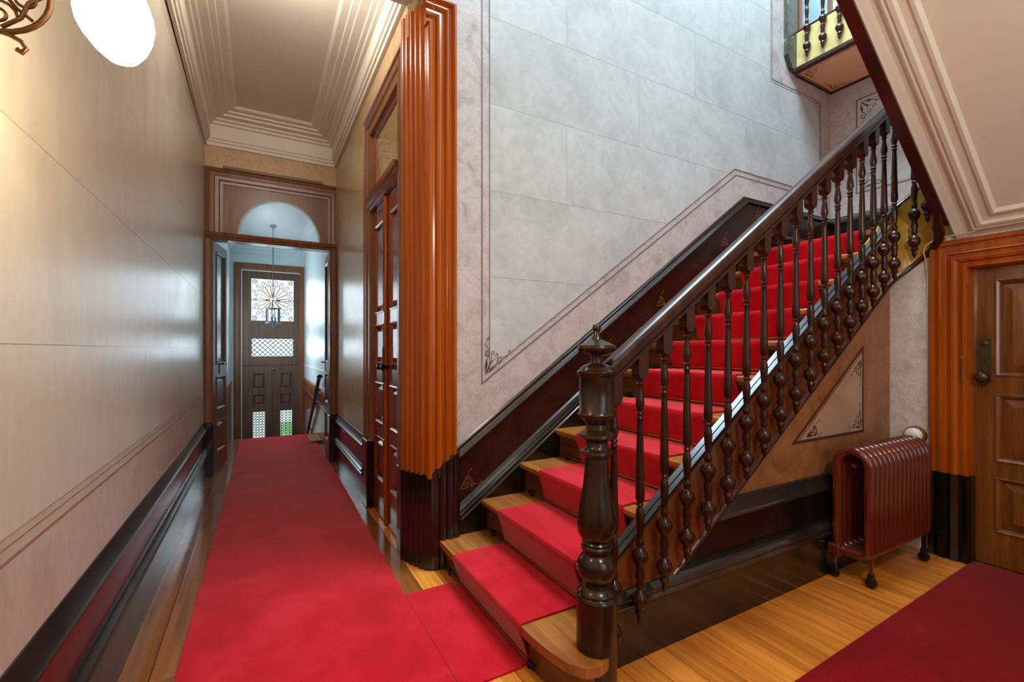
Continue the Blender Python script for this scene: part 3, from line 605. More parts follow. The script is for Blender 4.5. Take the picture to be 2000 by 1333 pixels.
for x0, x1, gx0, gx1 in ((-.257, .215, -.09, .10), (.225, .70, .345, .532)):
    lf = MB()
    us = (gx0, gx1)
    lf.box(x0, gx0, FY, FY+.045, -.68, .93, .003); lf.box(gx1, x1, FY, FY+.045, -.68, .93, .003)
    for a, b_ in ((-.68, -.50), (.105, .225), (.415, .51), (.79, .93)): lf.box(gx0-.001, gx1+.001, FY, FY+.045, a, b_)
    lf = build('leaf', lf, 'frontdoor', d3)
    for z0, z1 in ((.225, .415), (.51, .79)):
        build('panel', MB().frustum((0, FY, 0), (1, 0, 0), (0, 0, 1), (0, -1, 0), (gx0+.004, gx1-.004, z0+.004, z1-.004), -.03, -.002, .035), 'frontdoor', lf)
        build('panel_moulding', MB().sweep([(gx0, FY, z0), (gx1, FY, z0), (gx1, FY, z1), (gx0, FY, z1)], [(0, -.02), (0, .008), (.012, .006), (.018, -.02)], nB, True), 'frontdoor', lf)
    pane_(gx0, gx1, -.50, .105, lf)
    fg = MB(); q = .0235; nx = int((gx1-gx0)/(2*q))
    for i in range(nx):
        for j in range(13):
            cx_, cz_ = gx0+(gx1-gx0)*(i+.5)/nx, -.50+(j+.5)*.605/13
            fg.tube([(cx_+q*.95*math.cos(t*PI/3), FY+.016, cz_+q*.95*math.sin(t*PI/3)) for t in range(6)], .0068, 4, True)
    tag(build('filigree_grille', fg, 'iron', lf), kind='stuff')
build('astragal', MB().box(.205, .235, FY-.012, FY+.004, -.68, .93, .005), 'frontdoor', d3)
knob(d3, (.22, FY-.012, .86), (0, -1, 0), 'brass', .02, .04)
# garden and paving seen through the panes
tag(build('lawn', MB().prism([(.36, 10.6), (3.6, 10.6), (4.2, 13.4), (.50, 13.4)], lambda a, b: (a, b, -.741), lambda a, b: (a, b, -.70)), 'hedge'), 'green lawn seen through the right lower pane of the front door', 'lawn', kind='stuff')
tag(build('pavement', MB().box(-5, 6, 9.37, 24, -.86, -.74), 'paving'), 'pale paving outside the front door', kind='structure')

# ------------------------------------------------------------------ low door under the landing
d4 = thing('door_4', (XD, .55, 0), 'low golden oak door in a reeded amber casing', kind='structure')
cp4 = [(0, -.02), (0, .018), (.006, .030), (.018, .034), (.028, .030), (.033, .018), (.040, .018), (.046, .032), (.066, .040), (.084, .036), (.090, .024), (.098, .026), (.104, .040), (.118, .044), (.132, .036), (.138, .022), (.146, .022), (.152, .034), (.166, .034), (.174, .018), (.178, -.06), (0, -.06)]
build('casing', MB().sweep([(XD, .01, .49), (XD, .01, 1.832), (XD, 1.158, 1.832), (XD, 1.158, .49)], cp4, (-1, 0, 0)), 'amber', d4, 35)
for y0, s_ in ((1.162, -1), (.006, 1)):
    build('plinth_block', MB().prism([(0, -.02), (0, .024), (.02, .042), (.032, .03), (.05, .046), (.08, .048), (.09, .034), (.11, .05), (.14, .046), (.148, .032), (.175, .04), (.188, .02), (.188, -.05), (0, -.05)], lambda u, v: (XD-v, y0+s_*u, 0), lambda u, v: (XD-v, y0+s_*u, .488)), 'dado', d4)
lf = leaf(d4, 'leaf', (XD+.045, .992, 0), (0, -1, 0), (0, 0, 1), (-1, 0, 0), .80, .012, 1.672, .04, [(.194, .50), (.584, .96), (1.055, 1.59)], 'cupdoor', .095, None, pmat='cupdoor', ins=.05)
build('lock_plate', MB().prism([(-.026, -.12), (0, -.145), (.026, -.12), (.026, .12), (.012, .128), (0, .145), (-.012, .128), (-.026, .12)], lambda u, v: (XD+.046, .937+u, 1.14+v), lambda u, v: (XD+.039, .937+u, 1.14+v)), 'bronze', lf)
build('keyhole', MB().lathe((XD+.039, .937, 1.145), [(.006, 0), (.006, .002), (.001, .002)], 10, axis=(-1, 0, 0)), 'black', lf)
build('upper_rose', MB().lathe((XD+.039, .937, 1.235), [(.016, 0), (.016, .004), (.008, .007), (.002, .007)], 14, axis=(-1, 0, 0)), 'bronze', lf, 50)
knob(lf, (XD+.039, .937, 1.05), (-1, 0, 0), 'bronze', .030, .065)
build('striker', MB().box(XD-.036, XD-.030, 1.000, 1.012, 1.02, 1.16, .001), 'brass', d4)

# ------------------------------------------------------------------ staircase
stc = thing('staircase', (1.0, 1.85, 0), 'wooden staircase rising along the stairwell wall', 'staircase')
for n in range(1, 11):
    xn, zn = X1+GO*(n-1), Z1+RISE*(n-1)
    if n == 1:
        pl_ = [(.865, 2.384), (.862, 1.55), (.868, 1.40), (.880, 1.305), (.899, 1.228), (.935, 1.180), (.975, 1.166), (1.02, 1.176), (1.06, 1.20), (1.10, 1.30), (1.16, 1.34), (1.16, 2.384)]
        t = MB().prism(pl_, lambda a, b: (a, b, zn-.034), lambda a, b: (a, b, zn))
        build('tread', t, 'tread', stc)
        rp = [(.898, 2.384), (.897, 1.5), (.903, 1.36), (.914, 1.27), (.945, 1.225), (.99, 1.205), (1.03, 1.21), (1.03, 1.25), (.95, 1.3), (.92, 1.5), (.92, 2.384)]
        build('riser', MB().prism(rp, lambda a, b: (a, b, 0), lambda a, b: (a, b, zn-.034)), 'riser', stc)
    else:
        build('tread', MB().box(xn, xn+GO+.05, 1.345, 2.384, zn-.034, zn, .008), 'tread', stc)
        build('riser', MB().box(xn+.042, xn+.060, 1.345, 2.384, zn-RISE, zn-.030), 'riser', stc)
        build('nosing_cove', MB().tube([(xn+.030, 1.36, zn-.040), (xn+.030, 2.384, zn-.040)], .009, 6), 'tread', stc)
xn = X1+GO*10
build('riser', MB().box(xn+.042, xn+.060, 1.345, 2.384, LAND-RISE, LAND-.03), 'riser', stc)
build('landing_floor', MB().prism([(xn, 1.36), (3.54, 1.34), (3.56, 1.2), (3.54, 1.04), (3.54, 0), (4.94, 0), (4.94, 2.39), (xn, 2.39)], lambda a, b: (a, b, LAND-.034), lambda a, b: (a, b, LAND)), 'tread', stc)
sb = lambda x: .647+.7*(x-2.039)
su = lambda x: 1.078+.7*(x-2.039)
XC, YC, RC = 3.385, 1.2, .112
build('string', MB().prism([(1.10, .02), (1.145, .02), (3.12, sb(3.12)), (3.12, su(3.12)-.045), (1.10, su(1.10)-.045)], lambda a, b: (a, 1.312, b), lambda a, b: (a, 1.345, b)), 'string', stc)
build('string_lit_end', MB().prism([(3.12, sb(3.12)), (XC, sb(XC)), (XC, su(XC)-.02), (3.12, su(3.12)-.045)], lambda a, b: (a, 1.312, b), lambda a, b: (a, 1.358, b)), 'ochre', stc)  # last straight part coloured ochre to paint in the skylight on the string
build('string_cap', MB().sweep([(1.09, 1.312, su(1.09)), (XC-.06, 1.312, su(XC-.06))], [(-.062, -.01), (-.062, .006), (-.056, .014), (-.040, .020), (-.034, .020), (-.027, .004), (-.021, .004), (-.013, -.014), (-.030, -.034), (-.062, -.034)], nB), 'cap', stc, 40)
# curved fascia turning round the well and its edge bead
ns = 18; vs = []; fs = []; bead = []
def curve_pt(t, r): a = PI/2-PI*t; return (XC+r*math.cos(a), YC+r*math.sin(a))
zb0, zb1, zt0, zt1 = sb(XC), 1.84+.81*(3.5-XC)-.035, su(XC), 1.84+.81*(3.5-XC)+.42
for k in range(ns+1):
    t = k/ns; a, c = curve_pt(t, RC), curve_pt(t, RC+.035); zb, zt = zb0+(zb1-zb0)*t, zt0+(zt1-zt0)*t
    vs += [(a[0], a[1], zb), (a[0], a[1], zt), (c[0], c[1], zt), (c[0], c[1], zb)]
    q = curve_pt(t, RC+.004); bead.append((q[0], q[1], zb+.004))
for k in range(ns):
    for i in range(4): fs.append((4*k+i, 4*k+(i+1) % 4, 4*k+4+(i+1) % 4, 4*k+4+i))
fs += [(3, 2, 1, 0), tuple(4*ns+i for i in range(4))]
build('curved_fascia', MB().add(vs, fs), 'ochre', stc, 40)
build('edge_bead', MB().tube([(1.16, 1.318, sb(1.16)+.004), (XC, 1.318, sb(XC)+.004)]+bead[1:]+[(XC-.05, 1.066, 1.84+.81*(3.55-XC)-.012), (XC-.16, 1.062, 1.84+.81*(3.66-XC)+.02)], [.015, .015]+[.015+.014*max(0, (k/ns-.45)/.55) for k in range(1, ns+1)]+[.022, .01], 10), 'rail2', stc, 60)
build('curved_cap', MB().tube([(XC-.07, 1.330, su(XC-.07)-.004)]+[(*curve_pt(k/8, RC+.018), zt0+(zt1-zt0)*k/8) for k in range(9)], .018, 8), 'cap', stc, 60)
# carpet strip on the stairs
po = [(.800, .0095), (.870, .0095)]
for n in range(1, 12):
    xn, zn = X1+GO*(n-1), Z1+RISE*(n-1)
    zp = zn-RISE if n > 1 else 0
    po += [(xn+.036, zp+.010), (xn+.016, zn-.085), (xn-.006, zn-.028), (xn-.008, zn-.008), (xn-.002, zn+.006), (xn+.012, zn+.009)]
    po += [(xn+GO+.012, zn+.009)] if n < 11 else [(4.5, zn+.009)]
po = po[1:]
pin = []
for i, p in enumerate(po):
    a, c = po[max(0, i-1)], po[min(len(po)-1, i+1)]; tx, tz = c[0]-a[0], c[1]-a[1]; l = math.hypot(tx, tz); pin.append((p[0]+tz/l*.007, p[1]-tx/l*.007))
mbc = MB(); nP = len(po)
vs = []
for y in (1.485, 2.155): vs += [(a, y, b) for a, b in po]+[(a, y, b) for a, b in pin]
fs = []
for i in range(nP-1):
    fs += [(i, i+1, 2*nP+i+1, 2*nP+i), (nP+i, 3*nP+i, 3*nP+i+1, nP+i+1), (i, nP+i, nP+i+1, i+1), (2*nP+i, 2*nP+i+1, 3*nP+i+1, 3*nP+i)]
fs += [(0, 2*nP, 3*nP, nP), (nP-1, 2*nP-1, 4*nP-1, 3*nP-1)]
tag(build('stair_runner', mbc.add(vs, fs), 'carpet', None, 50), 'red stair carpet running up the middle of the treads', 'carpet')
ORD = ['lowest', 'second', 'third', 'fourth', 'fifth', 'sixth', 'seventh', 'eighth', 'ninth', 'tenth', 'topmost']
for n in range(1, 12):
    xn = X1+GO*(n-1); zp = Z1+RISE*(n-2) if n > 1 else 0
    r = thing('stair_rod', (xn+.026, 1.9, zp+.022), 'brass stair rod at the foot of the %s riser' % (ORD[n-1] if n < 11 else 'topmost'), 'stair rod', 'brass stair rods')
    build('rod', MB().tube([(xn+.026, 1.455, zp+.022), (xn+.026, 2.29, zp+.022)], .0055, 8), 'brass', r, 60)
    for y, s_ in ((1.455, -1), (2.29, 1)):
        build('finial', MB().lathe((xn+.026, y, zp+.022), [(.006, 0), (.011, .006), (.012, .014), (.006, .022), (.001, .026)], 10, axis=(0, s_, 0)), 'blackmetal', r, 60)
        build('bracket', MB().box(xn+.020, xn+.042, y-.004-s_*.012, y+.004-s_*.012, zp+.001, zp+.03), 'blackmetal', r)

# ------------------------------------------------------------------ balustrade
bal = thing('balustrade', (1.04, 1.255, 0), 'dark turned balustrade with newel post beside the red stairs', 'balustrade')
PX = .001803
def nz(y): return 1.2+(684-y)*PX
npf = [(.071, 0.0), (.071, nz(1168)), (.070, nz(1163)), (.062, nz(1158)), (.066, nz(1152)), (.060, nz(1146)), (.046, nz(1141)), (.044, nz(1136)), (.050, nz(1131)), (.064, nz(1122)), (.0695, nz(1108)), (.066, nz(1094)), (.054, nz(1083)), (.046, nz(1079)), (.046, nz(1075)), (.054, nz(1071)), (.055, nz(1066)), (.048, nz(1062)), (.052, nz(1058)), (.046, nz(1054)), (.056, nz(1049)), (.066, nz(1038)), (.0695, nz(1024)), (.066, nz(1005)), (.056, nz(975)), (.047, nz(945)), (.042, nz(915)), (.041, nz(893)), (.050, nz(889)), (.057, nz(884)), (.056, nz(880)), (.044, nz(876)), (.038, nz(870)), (.038, nz(862)), (.052, nz(858)), (.064, nz(852)), (.063, nz(847)), (.050, nz(842)), (.038, nz(838)), (.036, nz(829)), (.044, nz(824)), (.052, nz(819)), (.066, nz(813)), (.068, nz(809)), (.062, nz(805)), (.0605, nz(737)), (.064, nz(734)), (.069, nz(729)), (.068, nz(725)), (.058, nz(721)), (.054, nz(717)), (.040, nz(713)), (.022, nz(709)), (.019, nz(702)), (.022, nz(694)), (.045, nz(691)), (.062, nz(687)), (.069, nz(681)), (.064, nz(675)), (.040, nz(669)), (.018, nz(664)), (.012, nz(655)), (.010, nz(648)), (.014, nz(645)), (.0155, nz(640)), (.012, nz(635)), (.001, nz(633))]
npst = build('newel_post', MB().lathe((1.04, 1.255, 0), npf[:47], 36), 'newel', bal, 40)
build('finial', MB().lathe((1.04, 1.255, 0), npf[46:], 36), 'newel', npst, 40)
rb = lambda x: 1.696+.706*(x-1.977)
def rail_sections(prof, path):
    vs = []; m = len(prof); fs = []
    for k, p in enumerate(path):
        a = path[max(k-1, 0)]; c = path[min(k+1, len(path)-1)]; t = (V(c)-V(a)).normalized(); h_ = V((t.x, t.y, 0)).normalized(); sd = V((-h_.y, h_.x, 0)); u = sd.cross(t)*-1
        if u.z < 0: u = -u
        for (y, z) in prof: vs.append(V(p)+sd*y+u*z)
    for k in range(len(path)-1):
        for i in range(m): fs.append((k*m+i, k*m+(i+1) % m, (k+1)*m+(i+1) % m, (k+1)*m+i))
    fs += [tuple(range(m-1, -1, -1)), tuple(range((len(path)-1)*m, len(path)*m))]
    return MB().add(vs, fs)
hp = [(-.020, 0), (-.028, .006), (-.028, .014), (-.022, .020), (-.034, .028), (-.037, .042), (-.033, .058), (-.022, .068), (-.008, .073), (.008, .073), (.022, .068), (.033, .058), (.037, .042), (.034, .028), (.022, .020), (.028, .014), (.028, .006), (.020, 0)]
path = [(1.075, 1.26, rb(1.075)), (3.30, 1.26, rb(3.30))]+[(3.36+.06*math.sin(a), 1.20+.06*math.cos(a), rb(3.30)+.06+.25*a/PI) for a in (0, .5, 1.0, 1.57, 2.1, 2.7, PI)]+[(3.25, 1.14, rb(3.3)+.40), (1.3, 1.10, rb(3.3)+.40+1.95*.81)]
build('handrail', rail_sections(hp, path), 'darkwood', bal, 35)
bp = [(.014, 653), (.0165, 656), (.009, 660), (.0145, 664), (.0095, 668), (.0100, 675), (.0150, 690), (.0168, 702), (.0100, 714), (.0150, 718), (.0098, 722), (.0140, 727), (.0100, 731), (.0112, 740), (.0135, 780), (.0165, 850), (.0178, 872), (.0105, 880), (.0150, 884), (.0100, 888), (.0150, 896), (.0168, 908), (.0125, 934), (.0100, 945), (.0145, 949), (.0155, 955), (.0110, 961), (.0180, 965), (.0270, 971), (.0300, 979), (.0230, 989), (.0125, 997), (.0150, 1004), (.0185, 1014), (.0130, 1024), (.0165, 1031), (.0105, 1038), (.0180, 1043), (.0275, 1049), (.0305, 1057), (.0250, 1067), (.0140, 1074), (.0185, 1081), (.0100, 1087), (.0125, 1094), (.0080, 1099), (.0010, 1106)]
def bz(y): return -.101-(y-653)*.002064
bprof = [(r, bz(y)) for r, y in bp][::-1]
nb = len(bprof); lob = {k: .10 for k in range(nb) if bprof[k][0] > .026}
def make_baluster(parent, loc):
    o = thing('baluster', loc, None); del_me = o
    BASE[o.name] = loc
    me = MB().lathe(loc, bprof, 14, lob, nl=6)
    x, y, z = loc
    q = .0245
    blk = MB().prism([(-q, .02), (q, .02), (q, -.085), (q*.62, -.103), (-q*.62, -.103), (-q, -.085)], lambda a, b: (x+a, y-q*.8, z+b), lambda a, b: (x+a, y+q*.8, z+b))
    bpy.data.objects.remove(o)
    fake = thing('tmp', loc, None)
    b1 = build('baluster', me, 'darkwood', fake, 45); b1.parent = None; b1.location = loc
    b2 = build('top_block', blk, 'darkwood', fake); b2.parent = b1
    bpy.data.objects.remove(fake)
    return b1
proto = make_baluster(bal, (0, 0, 0))
def put_baluster(parent, p, first=[True], scale=1.0):
    c = proto if first[0] else proto.copy()
    if not first[0]:
        COL.objects.link(c)
        for ch in proto.children:
            k = ch.copy(); COL.objects.link(k); k.parent = c
    first[0] = False
    c.parent = parent; c.location = V(p)-V(parent.location)
    return c
for k in range(-1, 17):
    x = 1.252+.1285*k
    put_baluster(bal, (x, 1.26, rb(x)+.012))
put_baluster(bal, (3.44, 1.212, rb(3.38)+.10)); put_baluster(bal, (3.44, 1.150, rb(3.38)+.30))

# ------------------------------------------------------------------ upper flight overhead
uf = thing('upper_staircase', (3.4, .55, LAND), 'cream underside of the upper flight with dark red edge', 'staircase')
sz = lambda x: 1.84+.81*(3.5-x)
build('soffit', MB().prism([(3.5, sz(3.5)), (.95, sz(.95)), (.95, sz(.95)+.18), (3.5, sz(3.5)+.12)], lambda a, b: (a, .0, b), lambda a, b: (a, 1.046, b)), 'cream', uf)
build('string', MB().prism([(XC+.002, sz(XC)-.035), (.9, sz(.9)-.035), (.9, sz(.9)+.42), (XC+.002, sz(XC)+.42)], lambda a, b: (a, 1.036, b), lambda a, b: (a, 1.088, b)), 'rail2', uf)
A = V((-1, 0, .81)).normalized(); Nn = V((-.81, 0, -1)).normalized(); O0 = V((3.5, 0, 1.84))
fS = lambda a, y: O0+A*a+V((0, y, 0))
rc = [fS(.045, .965), fS(3.0, .965), fS(3.0, .08), fS(.045, .08)]
sd = 1 if Nn.cross(rc[1]-rc[0]).dot(V((0, -1, 0))) > 0 else -1
build('soffit_moulding', MB().sweep(rc, [(0, -.01), (0, .012), (sd*.010, .018), (sd*.024, .012), (sd*.028, .022), (sd*.046, .024), (sd*.056, .010), (sd*.090, .008), (sd*.094, .018), (sd*.108, .020), (sd*.118, .004), (sd*.124, -.01)], Nn, True), 'cream', uf, 30)
build('soffit_cove', MB().sweep([fS(.0, 1.037), fS(3.1, 1.037)], [(0, -.01), (0, .012), (sd*.006, .009), (sd*.018, .005), (sd*.040, .002), (sd*.05, -.01)], Nn), 'cream', uf, 60)
for k in range(12):
    xs_, zs_ = XC+.14-.225*k, LAND+RISE*(k+1)
    build('tread', MB().box(xs_-.25, xs_+.02, .0, 1.05, zs_-.03, zs_, .004), 'tread', uf)

# ------------------------------------------------------------------ gallery high in the corner
gl = thing('gallery', (4.29, 1.6, 3.74), 'small high gallery with ochre front and turned balusters', 'gallery')
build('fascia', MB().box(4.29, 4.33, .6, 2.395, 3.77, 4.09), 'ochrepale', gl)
build('top_bead', MB().tube([(4.30, .6, 4.10), (4.30, 2.395, 4.10)], .014, 8), 'darkwood', gl, 60)
build('lower_band', MB().box(4.272, 4.33, .6, 2.395, 3.735, 3.775, .006), 'rail2', gl)
sf = build('soffit', MB().box(4.32, 4.935, .6, 2.397, 3.738, 3.76), 'soffitorange', gl)
strip_path([(4.345, 2.375), (4.915, 2.375), (4.915, .65), (4.345, .65)], .008, 'linedark', lambda a, b: (a, b, 3.7378), (0, 0, -1), sf, closed=True)
for c, du, dv in (((4.36, 2.36), (1, 0), (0, -1)), ((4.90, 2.36), (-1, 0), (0, -1))):
    orn = MB(); ornament(orn, lambda a, b: (a, b, 3.7372), c, du, dv, 1.15); build('painted_ornament', orn, 'linedark', sf)
build('wall_moulding', MB().box(4.33, 4.94, 2.385, 2.40, 3.725, 3.742).box(4.925, 4.94, .6, 2.40, 3.725, 3.742), 'rail2', gl)
build('floor', MB().box(4.33, 4.94, .6, 2.395, 3.98, 4.06), 'tread', gl)
for k in range(10): put_baluster(gl, (4.262, 2.261-.1305*k, 4.845))
build('handrail', MB().box(4.23, 4.30, .6, 2.395, 4.85, 4.92, .02), 'darkwood', gl)
build('wall_string_end', MB().prism([(4.150, 3.86), (4.215, 3.76), (4.285, 3.735), (4.285, 5.3), (4.150, 5.3)], lambda a, b: (a, 2.362, b), lambda a, b: (a, 2.40, b)), 'green', gl)
d5 = thing('door_5', (4.65, 2.39, 4.06), 'blue glazed door behind the high gallery', kind='structure')
build('frame', MB().sweep([(4.94, 2.398, 4.06), (4.94, 2.398, 6.2), (4.36, 2.398, 6.2), (4.36, 2.398, 4.06)], [(0, 0), (0, .02), (.05, .02), (.06, .01), (.07, 0)], nB), 'brownwood', d5)
build('pane', MB().box(4.43, 4.87, 2.392, 2.399, 4.06, 6.13), 'bluepane', d5)

# ------------------------------------------------------------------ carpets
def rug(name, label, poly, h=.009, mat='carpet'):
    o = build(name, MB().prism(poly, lambda a, b: (a, b, .0005), lambda a, b: (a, b, h)), mat)
    return tag(o, label, 'carpet')
rug('hall_carpet', 'long red carpet running down the hall to the front door', [(-.272, -.6), (.618, -.6), (.622, 2.18), (.650, 4.0), (.665, 7.05), (-.219, 7.05), (-.243, 3.77), (-.265, 2.03)])
rug('stair_foot_carpet', 'short red carpet piece joining the hall carpet to the first step', [(.6235, 1.478), (.868, 1.478), (.868, 2.188), (.6235, 2.188)])
rug('entrance_carpet', 'red carpet, darkened for shade, in front of the low door', [(.95, .925), (1.70, .935), (3.44, .978), (3.53, .978), (3.53, -.3), (.95, -.3)], .009, 'carpetshade')
mt = build('doormat', MB().bbox((.735, 6.58, .0), (1, 0, 0), (0, 1, 0), (0, 0, 1), -.15, -.005, -.24, .24, .010, .035, .004), 'mat')
tag(mt, 'small tan coir mat by the right door leaf', 'doormat')

# ------------------------------------------------------------------ oil radiator
rd = thing('radiator', (2.98, 1.2, 0), 'terracotta column radiator on black castors beside the low door', 'radiator')
R0, R1, RT, RBm = 1.108, 1.286, .695, .147
def fin_path():
    yc, r = (R0+R1)/2, (R1-R0)/2-.017; pts = []
    y0, y1 = yc-r, yc+r
    for k in range(11): a = PI*k/10; pts.append((yc-r*math.cos(a), RT-.017-r+r*math.sin(a)))
    br = .04
    for k in range(6): a = PI/2*k/5; pts.append((y1-br+br*math.cos(a), RBm+br-br*math.sin(a)))
    for k in range(6): a = PI/2*k/5; pts.append((y0+br-br*math.sin(a), RBm+br-br*math.cos(a)))
    return pts
f0 = build('fin', MB().tube([(2.682, y, z) for y, z in fin_path()], .0235, 10, True), 'terra', rd, 60)
for k in range(1, 14):
    c = f0.copy(); COL.objects.link(c); c.location = V((.0505*k, 0, 0))
    if k == 13: c.location = V((.0505*k-.001, 0, 0))
build('top_manifold', MB().tube([(2.69, 1.197, .60), (3.33, 1.197, .60)], .012, 8), 'terra', rd, 60)
for y in (R0+.05, R1-.05): build('bottom_manifold', MB().tube([(2.68, y, RBm), (3.34, y, RBm)], .018, 8), 'terra', rd, 60)
build('control_box', MB().box(2.635, 2.70, 1.240, 1.300, .12, .18, .008), 'terra', rd)
for x, y in ((2.69, R0+.012), (2.665, R1-.01), (3.30, R0+.012), (3.30, R1)):
    lg = build('leg', MB().box(x-.009, x+.009, y-.009, y+.009, .06, .17, .002), 'terra' if x < 3 else 'black', rd)
    build('castor_fork', MB().box(x-.013, x+.013, y-.014, y+.014, .035, .075, .004), 'black', lg)
    build('castor_wheel', MB().lathe((x-.011, y, .027), [(.018, 0), (.026, .003), (.026, .019), (.018, .022)], 16, axis=(1, 0, 0)), 'black', lg, 40)

# ------------------------------------------------------------------ wall socket and cable
so = thing('wall_socket', (XD, 1.232, .69), 'round white socket on a wooden pattress above the radiator', 'socket')
build('pattress', MB().lathe((XD, 1.225, .682), [(.056, 0), (.056, .012), (.050, .020), (.03, .022)], 22, axis=(-1, 0, 0)), 'brownwood', so, 40)
build('cover', MB().lathe((XD-.02, 1.228, .684), [(.043, 0), (.043, .018), (.036, .032), (.02, .038), (.002, .039)], 22, axis=(-1, 0, 0)), 'white', so, 50)
cb = [(XD-.052, .95, 1.852), (XD-.052, 1.07, 1.850), (XD-.052, 1.125, 1.842), (XD-.046, 1.162, 1.818), (XD-.030, 1.180, 1.792), (XD-.012, 1.176, 1.74), (XD-.007, 1.168, 1.6), (XD-.006, 1.166, 1.0), (XD-.006, 1.168, .76), (XD-.008, 1.176, .71), (XD-.014, 1.195, .695)]
tag(build('cable', MB().tube(cb, .004, 6), 'cable', None, 60), 'thin cream cable running down beside the low door casing', 'cable')

# ------------------------------------------------------------------ wall lamp on the left wall
LX, LY = -.240, 1.15
lp = thing('wall_lamp', (xl(LY), LY, 1.9), 'gilded scroll wall lamp with glowing glass shade', 'lamp')
build('wall_plate', MB().lathe((xl(LY)+.001, LY, 1.92), [(.055, 0), (.055, .008), (.04, .014), (.015, .02)], 20, axis=(1, 0, 0)), 'lampbronze', lp, 50)
def P2(x, z): return (x, LY, z)
cxo, czo, ro = -.415, 1.845, .079
build('ring', MB().tube([P2(cxo+ro*math.cos(2*PI*k/32), czo+ro*math.sin(2*PI*k/32)) for k in range(32)], .0048, 8, True), 'lampbronze', lp, 60)
scr = MB()
for c, r, a0, tn in (((-.372, 1.835), .022, PI*.8, -1.3), ((-.405, 1.80), .026, 0, 1.3), ((-.39, 1.86), .030, PI, 1.2), ((-.44, 1.83), .026, PI/2, -1.2)):
    scr.tube([P2(*p) for p in spiral(c, r, a0, tn, 18)], .0028, 6)
scr.tube([P2(-.36, 1.80), P2(-.38, 1.815), P2(-.40, 1.84), P2(-.43, 1.86)], .003, 6)
scr.tube([P2(-.345, 1.85), P2(-.365, 1.83), P2(-.375, 1.80), P2(-.40, 1.775)], .0035, 6)
build('scrollwork', scr, 'lampbronze', lp, 60)
build('tail_scroll', MB().tube([P2(-.41, 1.768), P2(-.39, 1.765), P2(-.375, 1.758), P2(-.368, 1.746), P2(-.374, 1.738), P2(-.38, 1.742)], [.004, .004, .004, .004, .005, .005], 6), 'lampbronze', lp, 60)
build('arm', MB().tube([P2(xl(LY)+.01, 1.93), P2(-.42, 1.99), P2(-.34, 2.03), P2(-.27, 2.02), P2(LX, 1.985), P2(LX, 1.955)], .008, 8), 'lampbronze', lp, 60)
build('gallery_cup', MB().lathe((LX, LY, 1.93), [(.012, .03), (.03, .02), (.038, 0), (.034, -.006)], 18), 'lampbronze', lp, 50)
ax = V((.16, 0, -1)).normalized()
build('glass_shade', MB().lathe((LX-.018, LY, 1.935), [(.030, 0), (.038, .01), (.054, .04), (.061, .075), (.060, .10), (.053, .125), (.040, .150), (.024, .168), (.006, .176)], 28, {3: .03, 4: .03, 5: .02}, axis=ax, nl=9), 'shade', lp, 60)
ld = bpy.data.lights.new('lamp_bulb', 'POINT'); ld.energy = 14; ld.color = (1.0, .78, .48); ld.shadow_soft_size = .06
lo_ = bpy.data.objects.new('lamp_bulb', ld); COL.objects.link(lo_); lo_.location = (-.125, 1.18, 1.78)

# ------------------------------------------------------------------ vestibule fittings
ln = thing('lantern', (.187, 7.6, 3.04), 'hanging iron lantern in front of the front door', 'lantern')
lx, ly = .187, 7.6
build('chain', MB().tube([(lx, ly, 1.93), (lx, ly, 3.04)], .006, 6), 'iron', ln)
build('ceiling_rose', MB().lathe((lx, ly, 3.0), [(.05, .04), (.04, .01), (.01, 0)], 14), 'iron', ln)
build('top_ring', MB().tube([(lx+.098*math.cos(2*PI*k/24), ly+.098*math.sin(2*PI*k/24), 1.81) for k in range(24)], .009, 6, True), 'iron', ln)
build('bottom_ring', MB().tube([(lx+.10*math.cos(2*PI*k/24), ly+.10*math.sin(2*PI*k/24), 1.60) for k in range(24)], .009, 6, True), 'iron', ln)
for k in range(6):
    a = 2*PI*k/6+.3; c, s_ = math.cos(a), math.sin(a)
    build('post', MB().tube([(lx+.098*c, ly+.098*s_, 1.84), (lx+.098*c, ly+.098*s_, 1.60), (lx+.125*c, ly+.125*s_, 1.575)], .005, 5), 'iron', ln)
    if k % 2 == 0: build('stay', MB().tube([(lx+.098*c, ly+.098*s_, 1.81), (lx+.05*c, ly+.05*s_, 1.88), (lx, ly, 1.93)], .006, 5), 'iron', ln)
build('glass_cylinder', MB().lathe((lx, ly, 1.605), [(.09, 0), (.09, .2)], 20), 'glass', ln, 60)
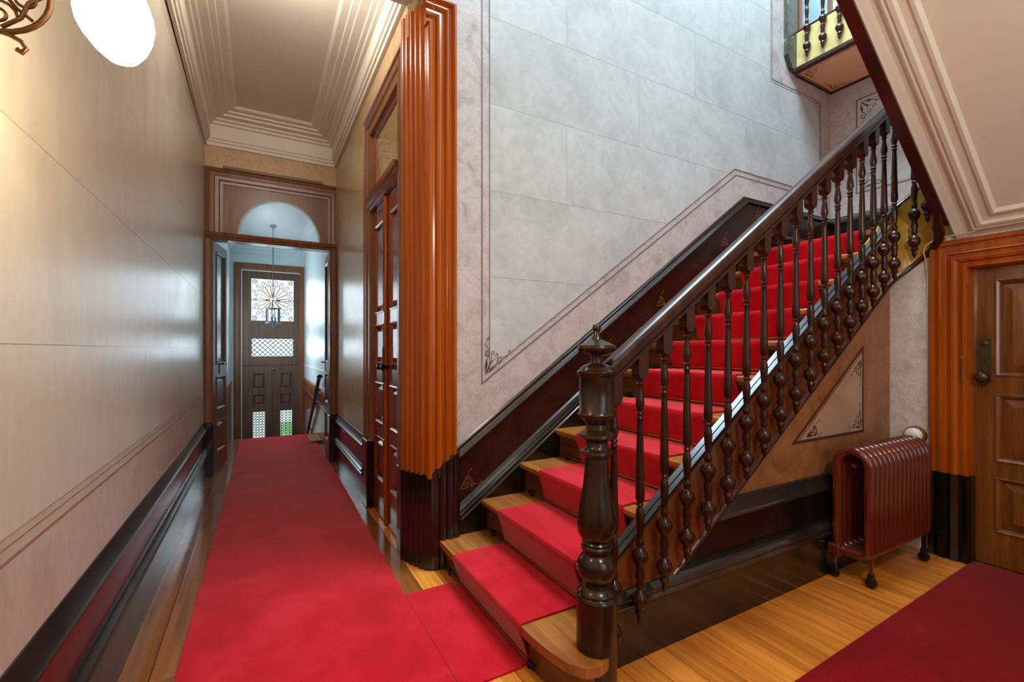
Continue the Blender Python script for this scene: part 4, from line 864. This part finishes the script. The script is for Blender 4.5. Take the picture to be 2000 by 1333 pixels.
for k in range(3):
    a = 2*PI*k/3; build('candle', MB().lathe((lx+.03*math.cos(a), ly+.03*math.sin(a), 1.60), [(.012, 0), (.012, .07), (.004, .09), (.001, .1)], 8), 'iron', ln)
build('drop', MB().lathe((lx, ly, 1.53), [(.002, 0), (.012, .02), (.006, .04), (.02, .07)], 8), 'iron', ln)
hr = thing('wall_handrail', (.68, 7.0, .4), 'dark sloping handrail beside the vestibule steps', 'handrail')
build('rail', MB().tube([(.675, 6.20, .865), (.675, 6.22, .868), (.675, 7.9, -.13)], [.024, .024, .022], 10), 'blackmetal', hr, 60)
build('end_knob', MB().lathe((.675, 6.20, .84), [(.01, 0), (.034, .012), (.036, .03), (.02, .05)], 12), 'blackmetal', hr, 50)
for y, z in ((6.45, .70), (7.6, .02)): build('bracket', MB().tube([(.675, y, z), (.70, y, z-.04), (.735, y, z-.04)], .008, 6), 'blackmetal', hr)
# wainscot on the vestibule's right wall
vd = tag(build('baseboard_vestibule', MB().box(.715, .74, 5.4, 9.19, -.7, .46), 'mahog'), 'glossy brown wainscot in the vestibule', kind='structure')
build('cap_rail', MB().sweep([(.735, 5.4, .655), (.735, 9.19, .655)], [(0, 0), (.03, 0), (.04, .02), (.03, .04), (0, .045)], (0, 0, 1)), 'brownwood', vd)
build('frieze', MB().box(.722, .74, 5.4, 9.19, .46, .655), 'brownwood', vd)
for k in range(16): build('frieze_panel', MB().frustum((.722, 5.5+.23*k, 0), (0, 1, 0), (0, 0, 1), (-1, 0, 0), (.02, .20, .50, .63), 0, .008, .012), 'mahog', vd)
build('lower_rail', MB().box(.700, .74, 5.4, 9.19, .43, .475, .008), 'cap', vd)
build('chair_moulding', MB().box(.725, .738, 5.4, 9.19, .90, .935, .004), 'paleblue', vd)
ve = tag(build('baseboard_vestibule_left', MB().box(-.425, -.405, 5.4, 9.19, -.7, .62).box(-.425, -.395, 5.4, 9.19, .62, .66, .006), 'mahog'), 'glossy brown wainscot on the left of the vestibule', kind='structure')
